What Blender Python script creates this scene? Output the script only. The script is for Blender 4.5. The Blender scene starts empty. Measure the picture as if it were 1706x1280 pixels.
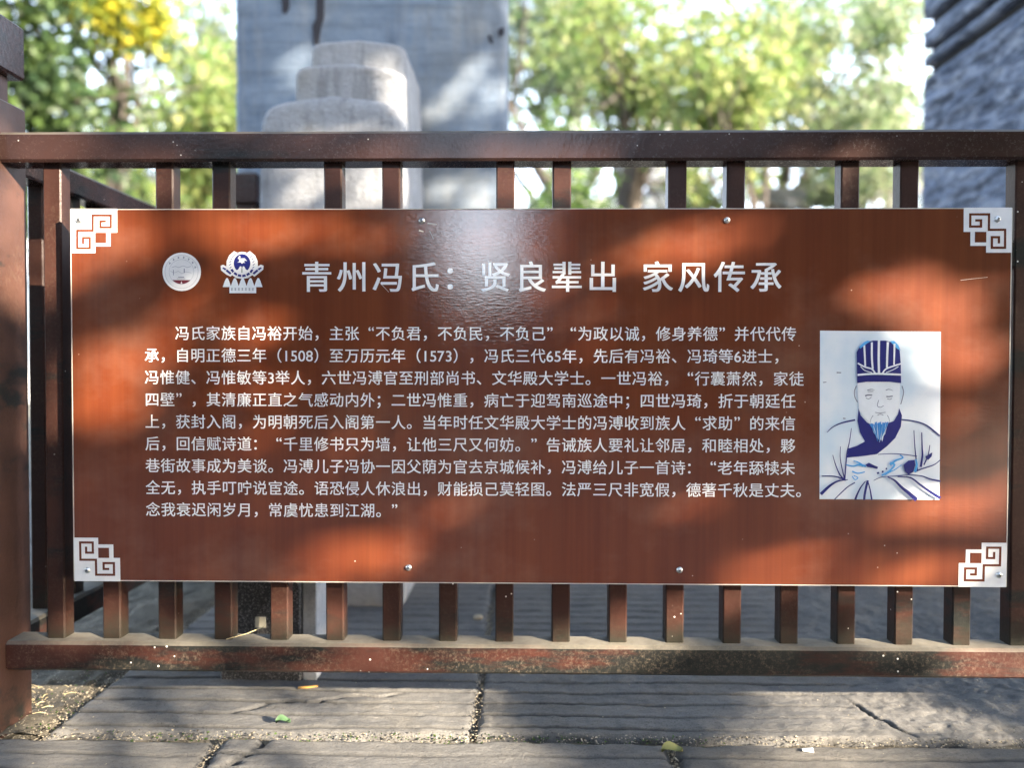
import bpy, bmesh, math, random
import numpy as np
from mathutils import Vector, Matrix

SC = bpy.context.scene
COL = SC.collection
rng = np.random.default_rng(11)
random.seed(5)
rad = math.radians

# ------------------------------------------------------------------ camera
# metres: X right, Y away from the viewer, Z up; the board's front is Y = 0,
# its centre the origin, the paving at GZ.
GZ = -0.55
CAM = np.array([-0.0184, -1.2409, 0.0474])
FPX = 1290.17
CM = np.array([[0.99986275, -0.01640132, -0.00234224],
               [0.01644746, 0.99963848, 0.02126962],
               [0.00199255, -0.02130523, 0.99977103]])
cam = bpy.data.cameras.new('camera')
cam.sensor_width = 36.0
cam.lens = 36.0 * FPX / 1706.0
cam.clip_start = 0.05
cam.clip_end = 400
cam.dof.use_dof = True
cam.dof.focus_distance = 1.24
cam.dof.aperture_fstop = 1.65
camo = bpy.data.objects.new('camera', cam)
COL.objects.link(camo)
m3 = Matrix(((CM[0, 0], CM[0, 2], -CM[0, 1]), (CM[1, 0], CM[1, 2], -CM[1, 1]), (CM[2, 0], CM[2, 2], -CM[2, 1])))
camo.matrix_world = Matrix.Translation(Vector(CAM)) @ m3.to_4x4()
SC.camera = camo

# ------------------------------------------------------------------ light
SUN = Vector((1.40, -1.0, 0.576)).normalized()
el = math.asin(SUN.z)
world = bpy.data.worlds.new('World')
SC.world = world
world.use_nodes = True
wn = world.node_tree
bg = wn.nodes['Background']
sky = wn.nodes.new('ShaderNodeTexSky')
sky.sky_type = 'NISHITA'
sky.sun_disc = False
sky.sun_elevation = el
sky.sun_rotation = math.atan2(SUN.x, SUN.y)
sky.air_density = 1.0
sky.dust_density = 1.6
sky.ozone_density = 1.6
# pale haze low in the sky, the same all the way round
tc = wn.nodes.new('ShaderNodeTexCoord')
sx = wn.nodes.new('ShaderNodeSeparateXYZ')
wn.links.new(tc.outputs['Generated'], sx.inputs[0])
hz = wn.nodes.new('ShaderNodeMapRange')
hz.interpolation_type = 'SMOOTHSTEP'
hz.inputs['From Min'].default_value = 0.60
hz.inputs['From Max'].default_value = 0.05
wn.links.new(sx.outputs[2], hz.inputs[0])
hm = wn.nodes.new('ShaderNodeMix')
hm.data_type = 'RGBA'
hm.blend_type = 'ADD'
hm.inputs[7].default_value = (8.0, 8.5, 9.8, 1)
wn.links.new(hz.outputs[0], hm.inputs[0])
wn.links.new(sky.outputs[0], hm.inputs[6])
wn.links.new(hm.outputs[2], bg.inputs[0])
bg.inputs[1].default_value = 0.075
sl = bpy.data.lights.new('sun', 'SUN')
sl.energy = 3.0
sl.angle = rad(0.53)
sl.color = (1.0, 0.86, 0.68)
so = bpy.data.objects.new('sun', sl)
so.rotation_euler = SUN.to_track_quat('Z', 'Y').to_euler()
COL.objects.link(so)
SC.view_settings.view_transform = 'Standard'
SC.view_settings.look = 'None'
SC.view_settings.use_curve_mapping = False
SC.view_settings.gamma = 1.0
SC.view_settings.exposure = 3.35


# ------------------------------------------------------------------ measuring helpers
def ray(x, y):
    return CM @ np.array([(x - 853) / FPX, 1, -(y - 640) / FPX])


def atY(x, y, Y):
    d = ray(x, y)
    return CAM + d * ((Y - CAM[1]) / d[1])


def atZ(x, y, Z):
    d = ray(x, y)
    return CAM + d * ((Z - CAM[2]) / d[2])


def atX(x, y, X):
    d = ray(x, y)
    return CAM + d * ((X - CAM[0]) / d[0])


def sgn(x, y):
    p = atY(x, y, 0)
    return p[0], p[2]


# ------------------------------------------------------------------ materials
class N:
    def __init__(s, name):
        s.m = bpy.data.materials.new(name)
        s.m.use_nodes = True
        s.t = s.m.node_tree
        s.b = s.t.nodes['Principled BSDF']
        s.out = s.t.nodes['Material Output']
        s.pos = s.n('ShaderNodeNewGeometry').outputs['Position']

    def n(s, k, **kw):
        x = s.t.nodes.new(k)
        for a, b in kw.items():
            setattr(x, a, b)
        return x

    def l(s, a, b):
        s.t.links.new(a, b)

    def v(s, scale, src=None, rot=None):
        mp = s.n('ShaderNodeMapping')
        mp.inputs['Scale'].default_value = scale if hasattr(scale, '__len__') else (scale,) * 3
        if rot:
            mp.inputs['Rotation'].default_value = rot
        s.l(src or s.pos, mp.inputs[0])
        return mp.outputs[0]

    def noise(s, scale, detail=4, rough=.55, src=None, dist=0):
        x = s.n('ShaderNodeTexNoise')
        x.inputs['Scale'].default_value = 1.0
        x.inputs['Detail'].default_value = detail
        x.inputs['Roughness'].default_value = rough
        x.inputs['Distortion'].default_value = dist
        s.l(s.v(scale, src), x.inputs['Vector'])
        return x.outputs['Fac']

    def voro(s, scale, rnd=1, feat='F1'):
        x = s.n('ShaderNodeTexVoronoi')
        x.feature = feat
        x.inputs['Scale'].default_value = 1.0
        s.l(s.v(scale), x.inputs['Vector'])
        return x.outputs['Distance']

    def ramp(s, fac, stops):
        r = s.n('ShaderNodeValToRGB')
        cr = r.color_ramp
        while len(cr.elements) < len(stops):
            cr.elements.new(.5)
        for e, (p, c) in zip(cr.elements, stops):
            e.position = p
            e.color = tuple(c) + (1,) if hasattr(c, '__len__') else (c, c, c, 1)
        s.l(fac, r.inputs[0])
        return r.outputs[0]

    def mix(s, fac, a, b, mode='MIX'):
        x = s.n('ShaderNodeMix', data_type='RGBA', blend_type=mode)
        for i, val in ((0, fac), (6, a), (7, b)):
            if hasattr(val, 'is_linked') or hasattr(val, 'links'):
                s.l(val, x.inputs[i])
            elif i == 0:
                x.inputs[0].default_value = val
            else:
                x.inputs[i].default_value = tuple(val) + (1,)
        return x.outputs[2]

    def math(s, op, a, b=0.0):
        x = s.n('ShaderNodeMath', operation=op)
        for i, val in ((0, a), (1, b)):
            if hasattr(val, 'links'):
                s.l(val, x.inputs[i])
            else:
                x.inputs[i].default_value = val
        return x.outputs[0]

    def nz(s):
        g = s.n('ShaderNodeNewGeometry')
        sp = s.n('ShaderNodeSeparateXYZ')
        s.l(g.outputs['Normal'], sp.inputs[0])
        return sp.outputs[2]

    def bump(s, h, strength=.3, dist=.01, chain=None, coat=False):
        b = s.n('ShaderNodeBump')
        b.inputs['Strength'].default_value = strength
        b.inputs['Distance'].default_value = dist
        s.l(h, b.inputs['Height'])
        if chain:
            s.l(chain, b.inputs['Normal'])
        s.l(b.outputs[0], s.b.inputs['Normal'])
        if coat:
            s.l(b.outputs[0], s.b.inputs['Coat Normal'])
        return b.outputs[0]

    def set(s, **kw):
        for k, val in kw.items():
            i = s.b.inputs[k.replace('_', ' ')]
            if hasattr(val, 'links'):
                s.l(val, i)
            else:
                i.default_value = (tuple(val) + (1,)) if hasattr(val, '__len__') else val
        return s.m


def mat_plain(name, col, rough=.6, **kw):
    n = N(name)
    v = n.noise(60, 3)
    c = n.mix(v, [x * .85 for x in col], [min(1, x * 1.12) for x in col])
    return n.set(Base_Color=c, Roughness=rough, **kw)


def mat_board():
    n = N('printed_wood_board')
    grain = n.noise((170, 1, 2.2), 6, .7, dist=.4)
    broad = n.noise((9, 1, .9), 4, .6)
    mid = n.noise((45, 1, .8), 4, .6)
    c = n.ramp(broad, [(.3, (0.1072, 0.0218, 0.0085)), (.55, (0.1451, 0.0330, 0.0112)), (.75, (0.1840, 0.0465, 0.0148))])
    c = n.mix(n.math('MULTIPLY', n.ramp(grain, [(.36, 0), (.62, 1)]), .17), c, (0.0578, 0.0135, 0.0074))
    c = n.mix(n.math('MULTIPLY', n.ramp(mid, [(.4, 0), (.7, 1)]), .3), c, (0.2103, 0.0620, 0.0212))
    dust = n.ramp(n.noise((4, 1, 5), 5, .65), [(.5, 0), (.8, .16)])
    c = n.mix(dust, c, (.42, .32, .24))
    specks = n.ramp(n.voro((38, 1, 38)), [(.0, 1), (.035, 1), (.05, 0)])
    gate = n.ramp(n.noise(3.1, 2), [(.52, 0), (.62, 1)])
    c = n.mix(n.math('MULTIPLY', n.math('MULTIPLY', specks, gate), .7), c, (.7, .55, .45))
    n.bump(n.math('ADD', n.noise((70, 1, 300), 4, .6), n.math('MULTIPLY', n.noise(1.8, 3), 1.5)), .085, .002, coat=True)
    return n.set(Base_Color=c, Roughness=.5, Coat_Weight=1.0, Coat_Roughness=.07, Coat_IOR=1.85, Specular_IOR_Level=.1)


def mat_paint(name, dirt=.3, specks=True, base=(.135, .040, .022), rough=.42, foot=False, spk=.055, spec=.5):
    n = N(name)
    b = n.noise((5, 5, 14), 5, .6)
    c = n.ramp(b, [(.3, [x * .7 for x in base]), (.7, [x * 1.25 for x in base])])
    g = n.ramp(n.noise((2.6, 6, 11), 6, .66), [(.62 - dirt * .2, 0), (.70 - dirt * .2, 1)])
    c = n.mix(g, c, (.014, .015, .014))
    g2 = n.ramp(n.noise(210, 5, .85), [(.5, 0), (.66, 1)])
    c = n.mix(n.math('MULTIPLY', n.math('MULTIPLY', g2, n.ramp(n.noise(9, 4, .6), [(.35, 0), (.65, 1)])), min(1, dirt * .55)), c, (.22, .17, .115))
    if foot:
        # black-green grime creeping up from the bottom rail
        sp_ = n.n('ShaderNodeSeparateXYZ')
        n.l(n.pos, sp_.inputs[0])
        hgt = n.math('ADD', sp_.outputs[2], n.math('MULTIPLY', n.noise((22, 22, 30), 5, .7), -.11))
        gk = n.ramp(n.math('MULTIPLY', n.math('ADD', hgt, .47), 9.0), [(.0, .9), (.55, 0)])
        c = n.mix(gk, c, (.022, .024, .018))
    if specks:
        sp = n.ramp(n.voro(58), [(.0, 1), (spk, 1), (spk + .02, 0)])
        ga = n.ramp(n.noise(6, 2), [(.55, 0), (.6, 1)])
        c = n.mix(n.math('MULTIPLY', sp, ga), c, (.75, .72, .66))
    top = n.ramp(n.nz(), [(.5, 0), (.9, 1)])
    dn = n.ramp(n.noise(30, 5, .7), [(.25, .55), (.6, 1)])
    tf = n.math('MULTIPLY', top, dn)
    c = n.mix(tf, c, (.22, .20, .16))
    r = n.ramp(n.math('MAXIMUM', n.math('MULTIPLY', g2, dirt), tf), [(0, rough), (.8, .8)])
    n.bump(n.noise(160, 4, .6), .16, .002)
    return n.set(Base_Color=c, Roughness=r, Specular_IOR_Level=spec)


def mat_stone(name, base, light, dark, scale=1.0, rough=.85, bump=.5, moss=0.0, streaks=()):
    n = N(name)
    a = n.noise(3.2 * scale, 7, .65, dist=.5)
    c = n.ramp(a, [(.28, dark), (.5, base), (.72, light)])
    f = n.noise(70 * scale, 6, .75)
    c = n.mix(n.math('MULTIPLY', n.ramp(f, [(.4, 0), (.7, 1)]), .45), c, light)
    f2 = n.noise(33 * scale, 5, .7)
    c = n.mix(n.math('MULTIPLY', n.ramp(f2, [(.5, 0), (.72, 1)]), .5), c, dark)
    for sc_, lo, hi, k_, col_ in streaks:
        c = n.mix(n.math('MULTIPLY', n.ramp(n.noise(sc_, 5, .65), [(lo, 0), (hi, 1)]), k_), c, col_)
    if moss:
        c = n.mix(n.ramp(n.noise(7, 6, .7), [(.55, 0), (.8, moss)]), c, (.07, .075, .035))
    n.bump(n.math('ADD', n.noise(120 * scale, 6, .7), n.math('MULTIPLY', n.noise(28 * scale, 5, .6), 2.0)), bump, .006)
    return n.set(Base_Color=c, Roughness=rough)


def mat_leaf(name, cols, tr=.4):
    n = N(name)
    g = n.n('ShaderNodeNewGeometry')
    c = n.ramp(g.outputs['Random Per Island'], [(i / max(1, len(cols) - 1), k) for i, k in enumerate(cols)])
    n.set(Base_Color=c, Roughness=.55)
    t = n.n('ShaderNodeBsdfTranslucent')
    n.l(c, t.inputs[0])
    mx = n.n('ShaderNodeMixShader')
    mx.inputs[0].default_value = tr
    n.l(n.b.outputs[0], mx.inputs[1])
    n.l(t.outputs[0], mx.inputs[2])
    n.l(mx.outputs[0], n.out.inputs[0])
    return n.m


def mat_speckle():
    n = N('shaded_speckled_granite')  # granite darkened for the shade on the post front
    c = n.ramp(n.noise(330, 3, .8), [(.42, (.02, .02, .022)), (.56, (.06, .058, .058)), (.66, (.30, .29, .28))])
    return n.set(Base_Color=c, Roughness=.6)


def mat_paving():
    n = N('grooved_paving_stone')
    oi = n.n('ShaderNodeObjectInfo')
    a = n.noise((2.2, 3.5, 2), 7, .68, dist=.4)
    c = n.ramp(a, [(.3, (.108, .104, .096)), (.5, (.148, .137, .120)), (.72, (.24, .225, .198))])
    c = n.mix(n.math('MULTIPLY', oi.outputs['Random'], .35), c, (.20, .21, .22))
    st = n.noise((8, 13, 8), 8, .8)
    c = n.mix(n.math('MULTIPLY', n.ramp(st, [(.45, 0), (.66, 1)]), .55), c, (0.2352, 0.2226, 0.1974))
    dk = n.noise((13, 18, 13), 8, .82)
    c = n.mix(n.math('MULTIPLY', n.ramp(dk, [(.5, 0), (.68, 1)]), .65), c, (0.0588, 0.06216, 0.0672))
    bw_ = n.noise((4, 6, 4), 5, .7)
    c = n.mix(n.math('MULTIPLY', n.ramp(bw_, [(.55, 0), (.7, 1)]), .4), c, (0.1302, 0.1092, 0.0714))
    f = n.noise(240, 5, .85)
    c = n.mix(n.math('MULTIPLY', n.ramp(f, [(.47, 0), (.62, 1)]), .5), c, (.075, .07, .065))
    pit = n.ramp(n.voro((170, 210, 170)), [(.0, 1), (.16, 1), (.26, 0)])
    c = n.mix(n.math('MULTIPLY', pit, n.ramp(n.noise(13, 4, .7), [(.45, 0), (.6, .75)])), c, (.04, .038, .035))
    # shade of the tool grooves put into the colour (vertex attribute says how deep)
    at = n.n('ShaderNodeAttribute')
    at.attribute_name = 'groove'
    gr = n.math('MULTIPLY', at.outputs['Fac'], n.ramp(n.noise((11, 11, 11), 5, .7), [(.3, .6), (.5, 1)]))
    c = n.mix(gr, c, (.03, .029, .027))
    n.bump(n.math('ADD', n.noise(260, 6, .8), n.math('MULTIPLY', n.noise((30, 60, 30), 5, .7), 2.0)), .9, .0035)
    return n.set(Base_Color=c, Roughness=.85)


M = {}
M['board'] = mat_board()
M['rail'] = mat_paint('red_brown_paint_top_rail', .14, True, (.040, .0185, .0145), .22)
M['rail_low'] = mat_paint('grimy_red_brown_paint', 1.0, True, (.052, .0190, .0140), .42, False, .085, .25)
M['bal'] = mat_paint('red_brown_paint_balusters', .3, True, (.044, .0180, .0130), .36, True, .07, .25)
M['post'] = mat_paint('red_brown_paint_post', .4, False, (.075, .036, .026), .35)
M['edge'] = mat_plain('board_edge_plastic', (.62, .56, .48), .5)
def mat_print(name, col):
    n = N(name)
    c = n.mix(n.noise(60, 3), [x * .9 for x in col], [min(1, x * 1.08) for x in col])
    n.bump(n.math('ADD', n.noise((70, 1, 300), 4, .6), n.math('MULTIPLY', n.noise(1.8, 3), 1.5)), .085, .002, coat=True)
    return n.set(Base_Color=c, Roughness=.5, Coat_Weight=1.0, Coat_Roughness=.07, Coat_IOR=1.7, Specular_IOR_Level=.1)


M['white'] = mat_print('white_print', (.84, .83, .82))
M['text'] = mat_print('white_lettering_print', (.86, .85, .84))
M['navy'] = mat_plain('navy_print', (.008, .012, .16), .35, Coat_Weight=.2)
M['blue'] = mat_plain('light_blue_print', (.10, .42, .78), .35)
M['pale'] = mat_plain('pale_blue_print', (.72, .80, .86), .35, Coat_Weight=.5)
M['palest'] = mat_plain('off_white_print', (.84, .86, .87), .35, Coat_Weight=.5)
M['greyp'] = mat_plain('grey_print', (.20, .21, .26), .4)
M['beard'] = mat_plain('beard_blue_print', (.05, .26, .62), .35)
M['darkred'] = mat_plain('dark_red_print', (.14, .012, .025), .4)
M['steel'] = mat_plain('screw_steel', (.72, .72, .70), .3, Metallic=.85)
M['slot'] = mat_plain('screw_slot_dark', (.04, .04, .045), .6)
M['pave'] = mat_paving()
M['earth'] = mat_stone('joint_earth', (.15, .13, .095), (.25, .22, .16), (.075, .065, .05), 3, .95, .9, .3)
M['stele'] = mat_stone('grey_stele_stone', (0.1841, 0.2451, 0.3293), (0.2455, 0.3, 0.373), (0.1228, 0.1792, 0.2659), 1.2, .8, .3, 0, (((2.5, 2.5, 45), .5, .66, .5, (0.0806, 0.1116, 0.155)), ((30, 30, 2.2), .5, .68, .45, (0.2728, 0.2914, 0.31)), ((14, 14, 1.6), .55, .7, .5, (0.0744, 0.093, 0.1302)), ((1.6, 1.6, 1.2), .5, .68, .5, (0.248, 0.248, 0.2232))))
M['carve'] = mat_stone('pale_carved_stone', (.40, .415, .44), (.46, .465, .48), (.29, .295, .305), 2.6, .9, .6, 0, (((34, 34, 3.5), .5, .66, .55, (.20, .205, .21)), ((5, 5, 2.2), .55, .7, .5, (.30, .285, .23)), ((7, 7, 16), .58, .68, .6, (.17, .175, .185))))
M['wall'] = mat_stone('rough_blue_grey_stone', (0.136, 0.168, 0.24), (0.232, 0.272, 0.368), (0.048, 0.064, 0.104), 2.2, .85, 1.0, 0, (((9, 7, 30), .48, .6, .85, (0.336, 0.376, 0.464)), ((9, 8, 24), .5, .6, .85, (.05, .065, .10))))
M['granite'] = mat_speckle()
M['skylit'] = mat_stone('sky_lit_granite', (.42, .43, .44), (.52, .53, .54), (.26, .27, .28), 6, .7, .3)
M['stain'] = mat_plain('dark_drip_stain', (.035, .035, .045), .9)
M['plaster'] = mat_stone('white_plaster', (.72, .71, .69), (.78, .77, .75), (.60, .59, .57), .6, .8, .1)
M['tile'] = mat_stone('grey_roof_tile', (.14, .14, .145), (.24, .24, .24), (.07, .07, .075), 3, .8, .6)
M['darkwood'] = mat_plain('dark_timber', (.010, .008, .008), .7)
M['redpaint'] = mat_plain('red_door_paint', (.22, .015, .012), .5)
M['bark'] = mat_stone('tree_bark', (.085, .07, .06), (.14, .12, .105), (.04, .035, .03), 5, .9, .8)
M['l_green'] = mat_leaf('leaves_green', [(.03, .07, .015), (.07, .13, .025), (.12, .20, .04), (.05, .10, .03)])
M['l_dark'] = mat_leaf('leaves_dark_green', [(.012, .03, .010), (.025, .055, .015), (.06, .10, .022), (.018, .04, .016)], .2)
M['l_shade'] = mat_leaf('leaves_shade_dark', [(.014, .03, .010), (.03, .055, .015), (.045, .07, .02)], .08)  # leaves darkened to dim what the varnish reflects
M['l_lime'] = mat_leaf('leaves_lime', [(.10, .19, .05), (.20, .29, .07), (.30, .36, .13), (.08, .15, .05), (.38, .38, .16), (.23, .29, .07)], .5)
M['l_pale'] = mat_leaf('leaves_pale', [(.13, .21, .08), (.22, .30, .14), (.33, .37, .26), (.10, .17, .06), (.36, .36, .22)], .5)
M['l_yellow'] = mat_leaf('leaves_yellow', [(.40, .36, .03), (.50, .44, .04), (.26, .30, .04), (.14, .20, .03)], .45)
M['lawn'] = mat_stone('ground_soil', (.13, .125, .10), (.2, .19, .16), (.07, .07, .055), 1, .95, .8, .4)
M['leafA'] = mat_plain('fallen_green_leaf', (.045, .10, .04), .7)
M['leafB'] = mat_plain('fallen_yellow_leaf', (.24, .24, .08), .6)
M['straw'] = mat_plain('dry_straw', (.55, .45, .25), .7)
M['orange'] = mat_plain('orange_twig', (.62, .34, .09), .6)
M['chips'] = mat_plain('dry_debris', (.42, .36, .26), .8)
M['chipsd'] = mat_plain('dark_debris', (.07, .06, .045), .9)
_n = N('portrait_ground_print')
_c = _n.ramp(_n.noise((9, 1, 7), 3, .5), [(.36, (.62, .74, .82)), (.56, (.84, .86, .87))])
_c = _n.mix(_n.ramp(_n.noise((60, 1, 60), 4, .7), [(.55, 0), (.75, .3)]), _c, (.55, .66, .74))
M['tint'] = _n.set(Base_Color=_c, Roughness=.35, Coat_Weight=.5)
M['black'] = mat_plain('joint_shade', (.008, .008, .009), .9)
M['label'] = mat_plain('cream_plate', (.72, .66, .50), .6)


# ------------------------------------------------------------------ mesh helpers
def link(name, me, mat=None, parent=None, loc=None):
    o = bpy.data.objects.new(name, me)
    COL.objects.link(o)
    if mat is not None and me is not None and not me.materials:
        me.materials.append(mat)
    if parent is not None:
        o.parent = parent
    if loc is not None:
        o.location = loc
    return o


def tag(o, label, cat, group=None):
    o['label'] = label
    o['category'] = cat
    if group:
        o['group'] = group
    return o


def empty(name, loc=(0, 0, 0)):
    return link(name, None, None, None, loc)


def structure(o):
    o['kind'] = 'structure'
    return o


def mesh(name, v, f, smooth=False):
    me = bpy.data.meshes.new(name)
    me.from_pydata([tuple(map(float, q)) for q in v], [], f)
    if smooth:
        me.polygons.foreach_set('use_smooth', [True] * len(me.polygons))
    me.update()
    return me


def box_me(name, x0, x1, y0, y1, z0, z1, bev=.002, seg=1):
    bm = bmesh.new()
    bmesh.ops.create_cube(bm, size=1)
    for v in bm.verts:
        v.co = Vector(((x0 + x1) / 2 + v.co.x * (x1 - x0), (y0 + y1) / 2 + v.co.y * (y1 - y0), (z0 + z1) / 2 + v.co.z * (z1 - z0)))
    if bev:
        bmesh.ops.bevel(bm, geom=bm.edges[:], offset=bev, segments=seg, affect='EDGES', profile=.5)
    me = bpy.data.meshes.new(name)
    bm.to_mesh(me)
    bm.free()
    return me


def box(name, x0, x1, y0, y1, z0, z1, mat, parent=None, bev=.002, seg=1, loc=None):
    return link(name, box_me(name, x0, x1, y0, y1, z0, z1, bev, seg), mat, parent, loc)


def vnoise(p, seed=0):
    """value noise, p (N,3)"""
    i = np.floor(p).astype(np.int64)
    f = p - i
    f = f * f * (3 - 2 * f)
    def h(a, b, c):
        n = (a * 374761393 + b * 668265263 + c * 2147483647 + seed * 974711) & 0xffffffff
        n = ((n ^ (n >> 13)) * 1274126177) & 0xffffffff
        return ((n ^ (n >> 16)) & 0xffff) / 65535.0
    r = 0
    for dx in (0, 1):
        for dy in (0, 1):
            for dz in (0, 1):
                w = (f[:, 0] if dx else 1 - f[:, 0]) * (f[:, 1] if dy else 1 - f[:, 1]) * (f[:, 2] if dz else 1 - f[:, 2])
                r = r + w * h(i[:, 0] + dx, i[:, 1] + dy, i[:, 2] + dz)
    return r * 2 - 1


def fbm(p, o=4, seed=0):
    r = 0
    a = 1
    for k in range(o):
        r = r + a * vnoise(p * 2 ** k + 17.3 * k, seed + k)
        a *= .5
    return r


def fast_mesh(name, V, F, smooth=False):
    """V (n,3), F (m,k) numpy"""
    me = bpy.data.meshes.new(name)
    k = F.shape[1]
    me.vertices.add(len(V))
    me.vertices.foreach_set('co', np.ascontiguousarray(V, dtype=np.float32).ravel())
    me.loops.add(F.size)
    me.loops.foreach_set('vertex_index', np.ascontiguousarray(F, dtype=np.int32).ravel())
    me.polygons.add(len(F))
    me.polygons.foreach_set('loop_start', np.arange(0, F.size, k, dtype=np.int32))
    if smooth:
        me.polygons.foreach_set('use_smooth', np.ones(len(F), dtype=bool))
    me.update(calc_edges=True)
    me.validate()
    return me


def tube(path, radii, n=8, jit=0.0):
    path = [np.array(p, float) for p in path]
    V = []
    F = []
    for i, p in enumerate(path):
        t = path[min(i + 1, len(path) - 1)] - path[max(i - 1, 0)]
        t /= np.linalg.norm(t) + 1e-9
        a = np.cross(t, [0.13, 0.97, 0.21]); a /= np.linalg.norm(a)
        b = np.cross(t, a)
        for k in range(n):
            w = 2 * math.pi * k / n
            r = radii[i] * (1 + jit * (random.random() - .5))
            V.append(p + (a * math.cos(w) + b * math.sin(w)) * r)
    for i in range(len(path) - 1):
        for k in range(n):
            F.append((i * n + k, i * n + (k + 1) % n, (i + 1) * n + (k + 1) % n, (i + 1) * n + k))
    F.append(tuple(range(n))[::-1])
    F.append(tuple(range((len(path) - 1) * n, len(path) * n)))
    return V, F


# ------------------------------------------------------------------ paving
pavement = structure(empty('pavement', (0, 0, GZ)))


def slab(x0, x1, y0, y1, res=.0045, worn=0.0, seed=0, pitch=.0475, hgt=0.0, cracks=(), wx=None):
    x0 += .002 + random.random() * .002
    x1 -= .002 + random.random() * .002
    nx = max(6, int((x1 - x0) / (res * (1.25 if wx is not None else 2.6))))
    ny = max(6, int((y1 - y0) / res))
    gx, gy = np.meshgrid(np.linspace(0, 1, nx), np.linspace(0, 1, ny))
    X = (x0 + gx * (x1 - x0)).ravel()
    Y = (y0 + gy * (y1 - y0)).ravel()
    P = np.stack([X, Y, np.full_like(X, seed * 3.1)], 1)
    # tooled parallel grooves, slightly wandering
    wob = fbm(P * np.array([1.6, 1.0, 1]), 2, seed) * .0032 + fbm(P * np.array([16, 10, 1]), 3, seed + 4) * .0019
    ph = ((Y + wob) / pitch) % 1.0
    g = np.exp(-((ph - .5) / .055) ** 2)
    amp = np.clip(.75 + .6 * fbm(P * np.array([2.5, 3.5, 1]), 3, seed + 7), .1, 1.15)
    amp = amp * (1 - worn * np.clip(.5 + 1.2 * fbm(P * 2.2, 2, seed + 9), 0, 1))
    if wx is not None:
        wk = np.clip((X - wx + .06 * fbm(P * 5, 3, seed + 10)) / .16, 0, 1)
        amp = amp * (1 - .92 * wk)
        Zw = wk * (.0035 * fbm(P * 16, 4, seed + 5) + .0016 * fbm(P * 70, 3, seed + 15))
    else:
        Zw = 0
    Z = -.0095 * g * amp + .0010 * np.sin(math.pi * ph) * amp
    Z += .0024 * fbm(P * np.array([4, 5, 1]), 4, seed + 2) + .0011 * fbm(P * 60, 3, seed + 3)
    Z += worn * .0015 * fbm(P * 18, 4, seed + 5) + Zw
    gc_ = np.exp(-((ph - .5) / .085) ** 2)  # colour band wider than the cut, so flat light still shows grooves
    groove = np.clip(gc_ * amp * 1.15, 0, 1)
    for (cx, cy, dx, dy, wid, ln) in cracks:
        L = math.hypot(dx, dy)
        ux, uy = dx / L, dy / L
        s = (X - cx) * ux + (Y - cy) * uy
        d = -(X - cx) * uy + (Y - cy) * ux + .016 * fbm(np.stack([s * 16, s * 0, s * 0], 1), 4, seed + 8)
        k = np.exp(-(d / wid) ** 2) * np.clip((ln - np.abs(s)) / .03, 0, 1)
        Z -= .014 * k
        groove = np.maximum(groove, np.clip(k * 1.4, 0, 1))
    # uneven, chipped margins
    ex = np.minimum(X - x0, x1 - X)
    ey = np.minimum(Y - y0, y1 - Y)
    e = np.minimum(ex, ey)
    wr = .010 + .009 * fbm(P * 22, 3, seed + 6)
    Z -= np.where(e < wr, (1 - e / np.maximum(wr, 1e-4)) ** 2 * .010, 0)
    # ragged outline
    rag = .006 * fbm(P * 30, 3, seed + 12)
    Y = Y + np.where(ey < 1e-6, rag, 0)
    X = X + np.where(ex < 1e-6, rag, 0)
    V = np.stack([X, Y, Z + hgt], 1)
    idx = np.arange(nx * ny).reshape(ny, nx)
    F = np.stack([idx[:-1, :-1], idx[:-1, 1:], idx[1:, 1:], idx[1:, :-1]], -1).reshape(-1, 4)
    # skirt
    rim = np.concatenate([idx[0, :], idx[1:, -1], idx[-1, -2::-1], idx[-2:0:-1, 0]])
    low = V[rim].copy()
    low[:, 2] = -.06
    n0 = len(V)
    V = np.concatenate([V, low])
    k = len(rim)
    a = np.arange(k)
    b = (a + 1) % k
    F = np.concatenate([F, np.stack([rim[a], n0 + a, n0 + b, rim[b]], 1)])
    me = fast_mesh('paving_slab', V, F, True)
    at = me.attributes.new('groove', 'FLOAT', 'POINT')
    at.data.foreach_set('value', np.concatenate([groove, np.zeros(k)]).astype(np.float32))
    return link('paving_slab', me, M['pave'], pavement)


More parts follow.
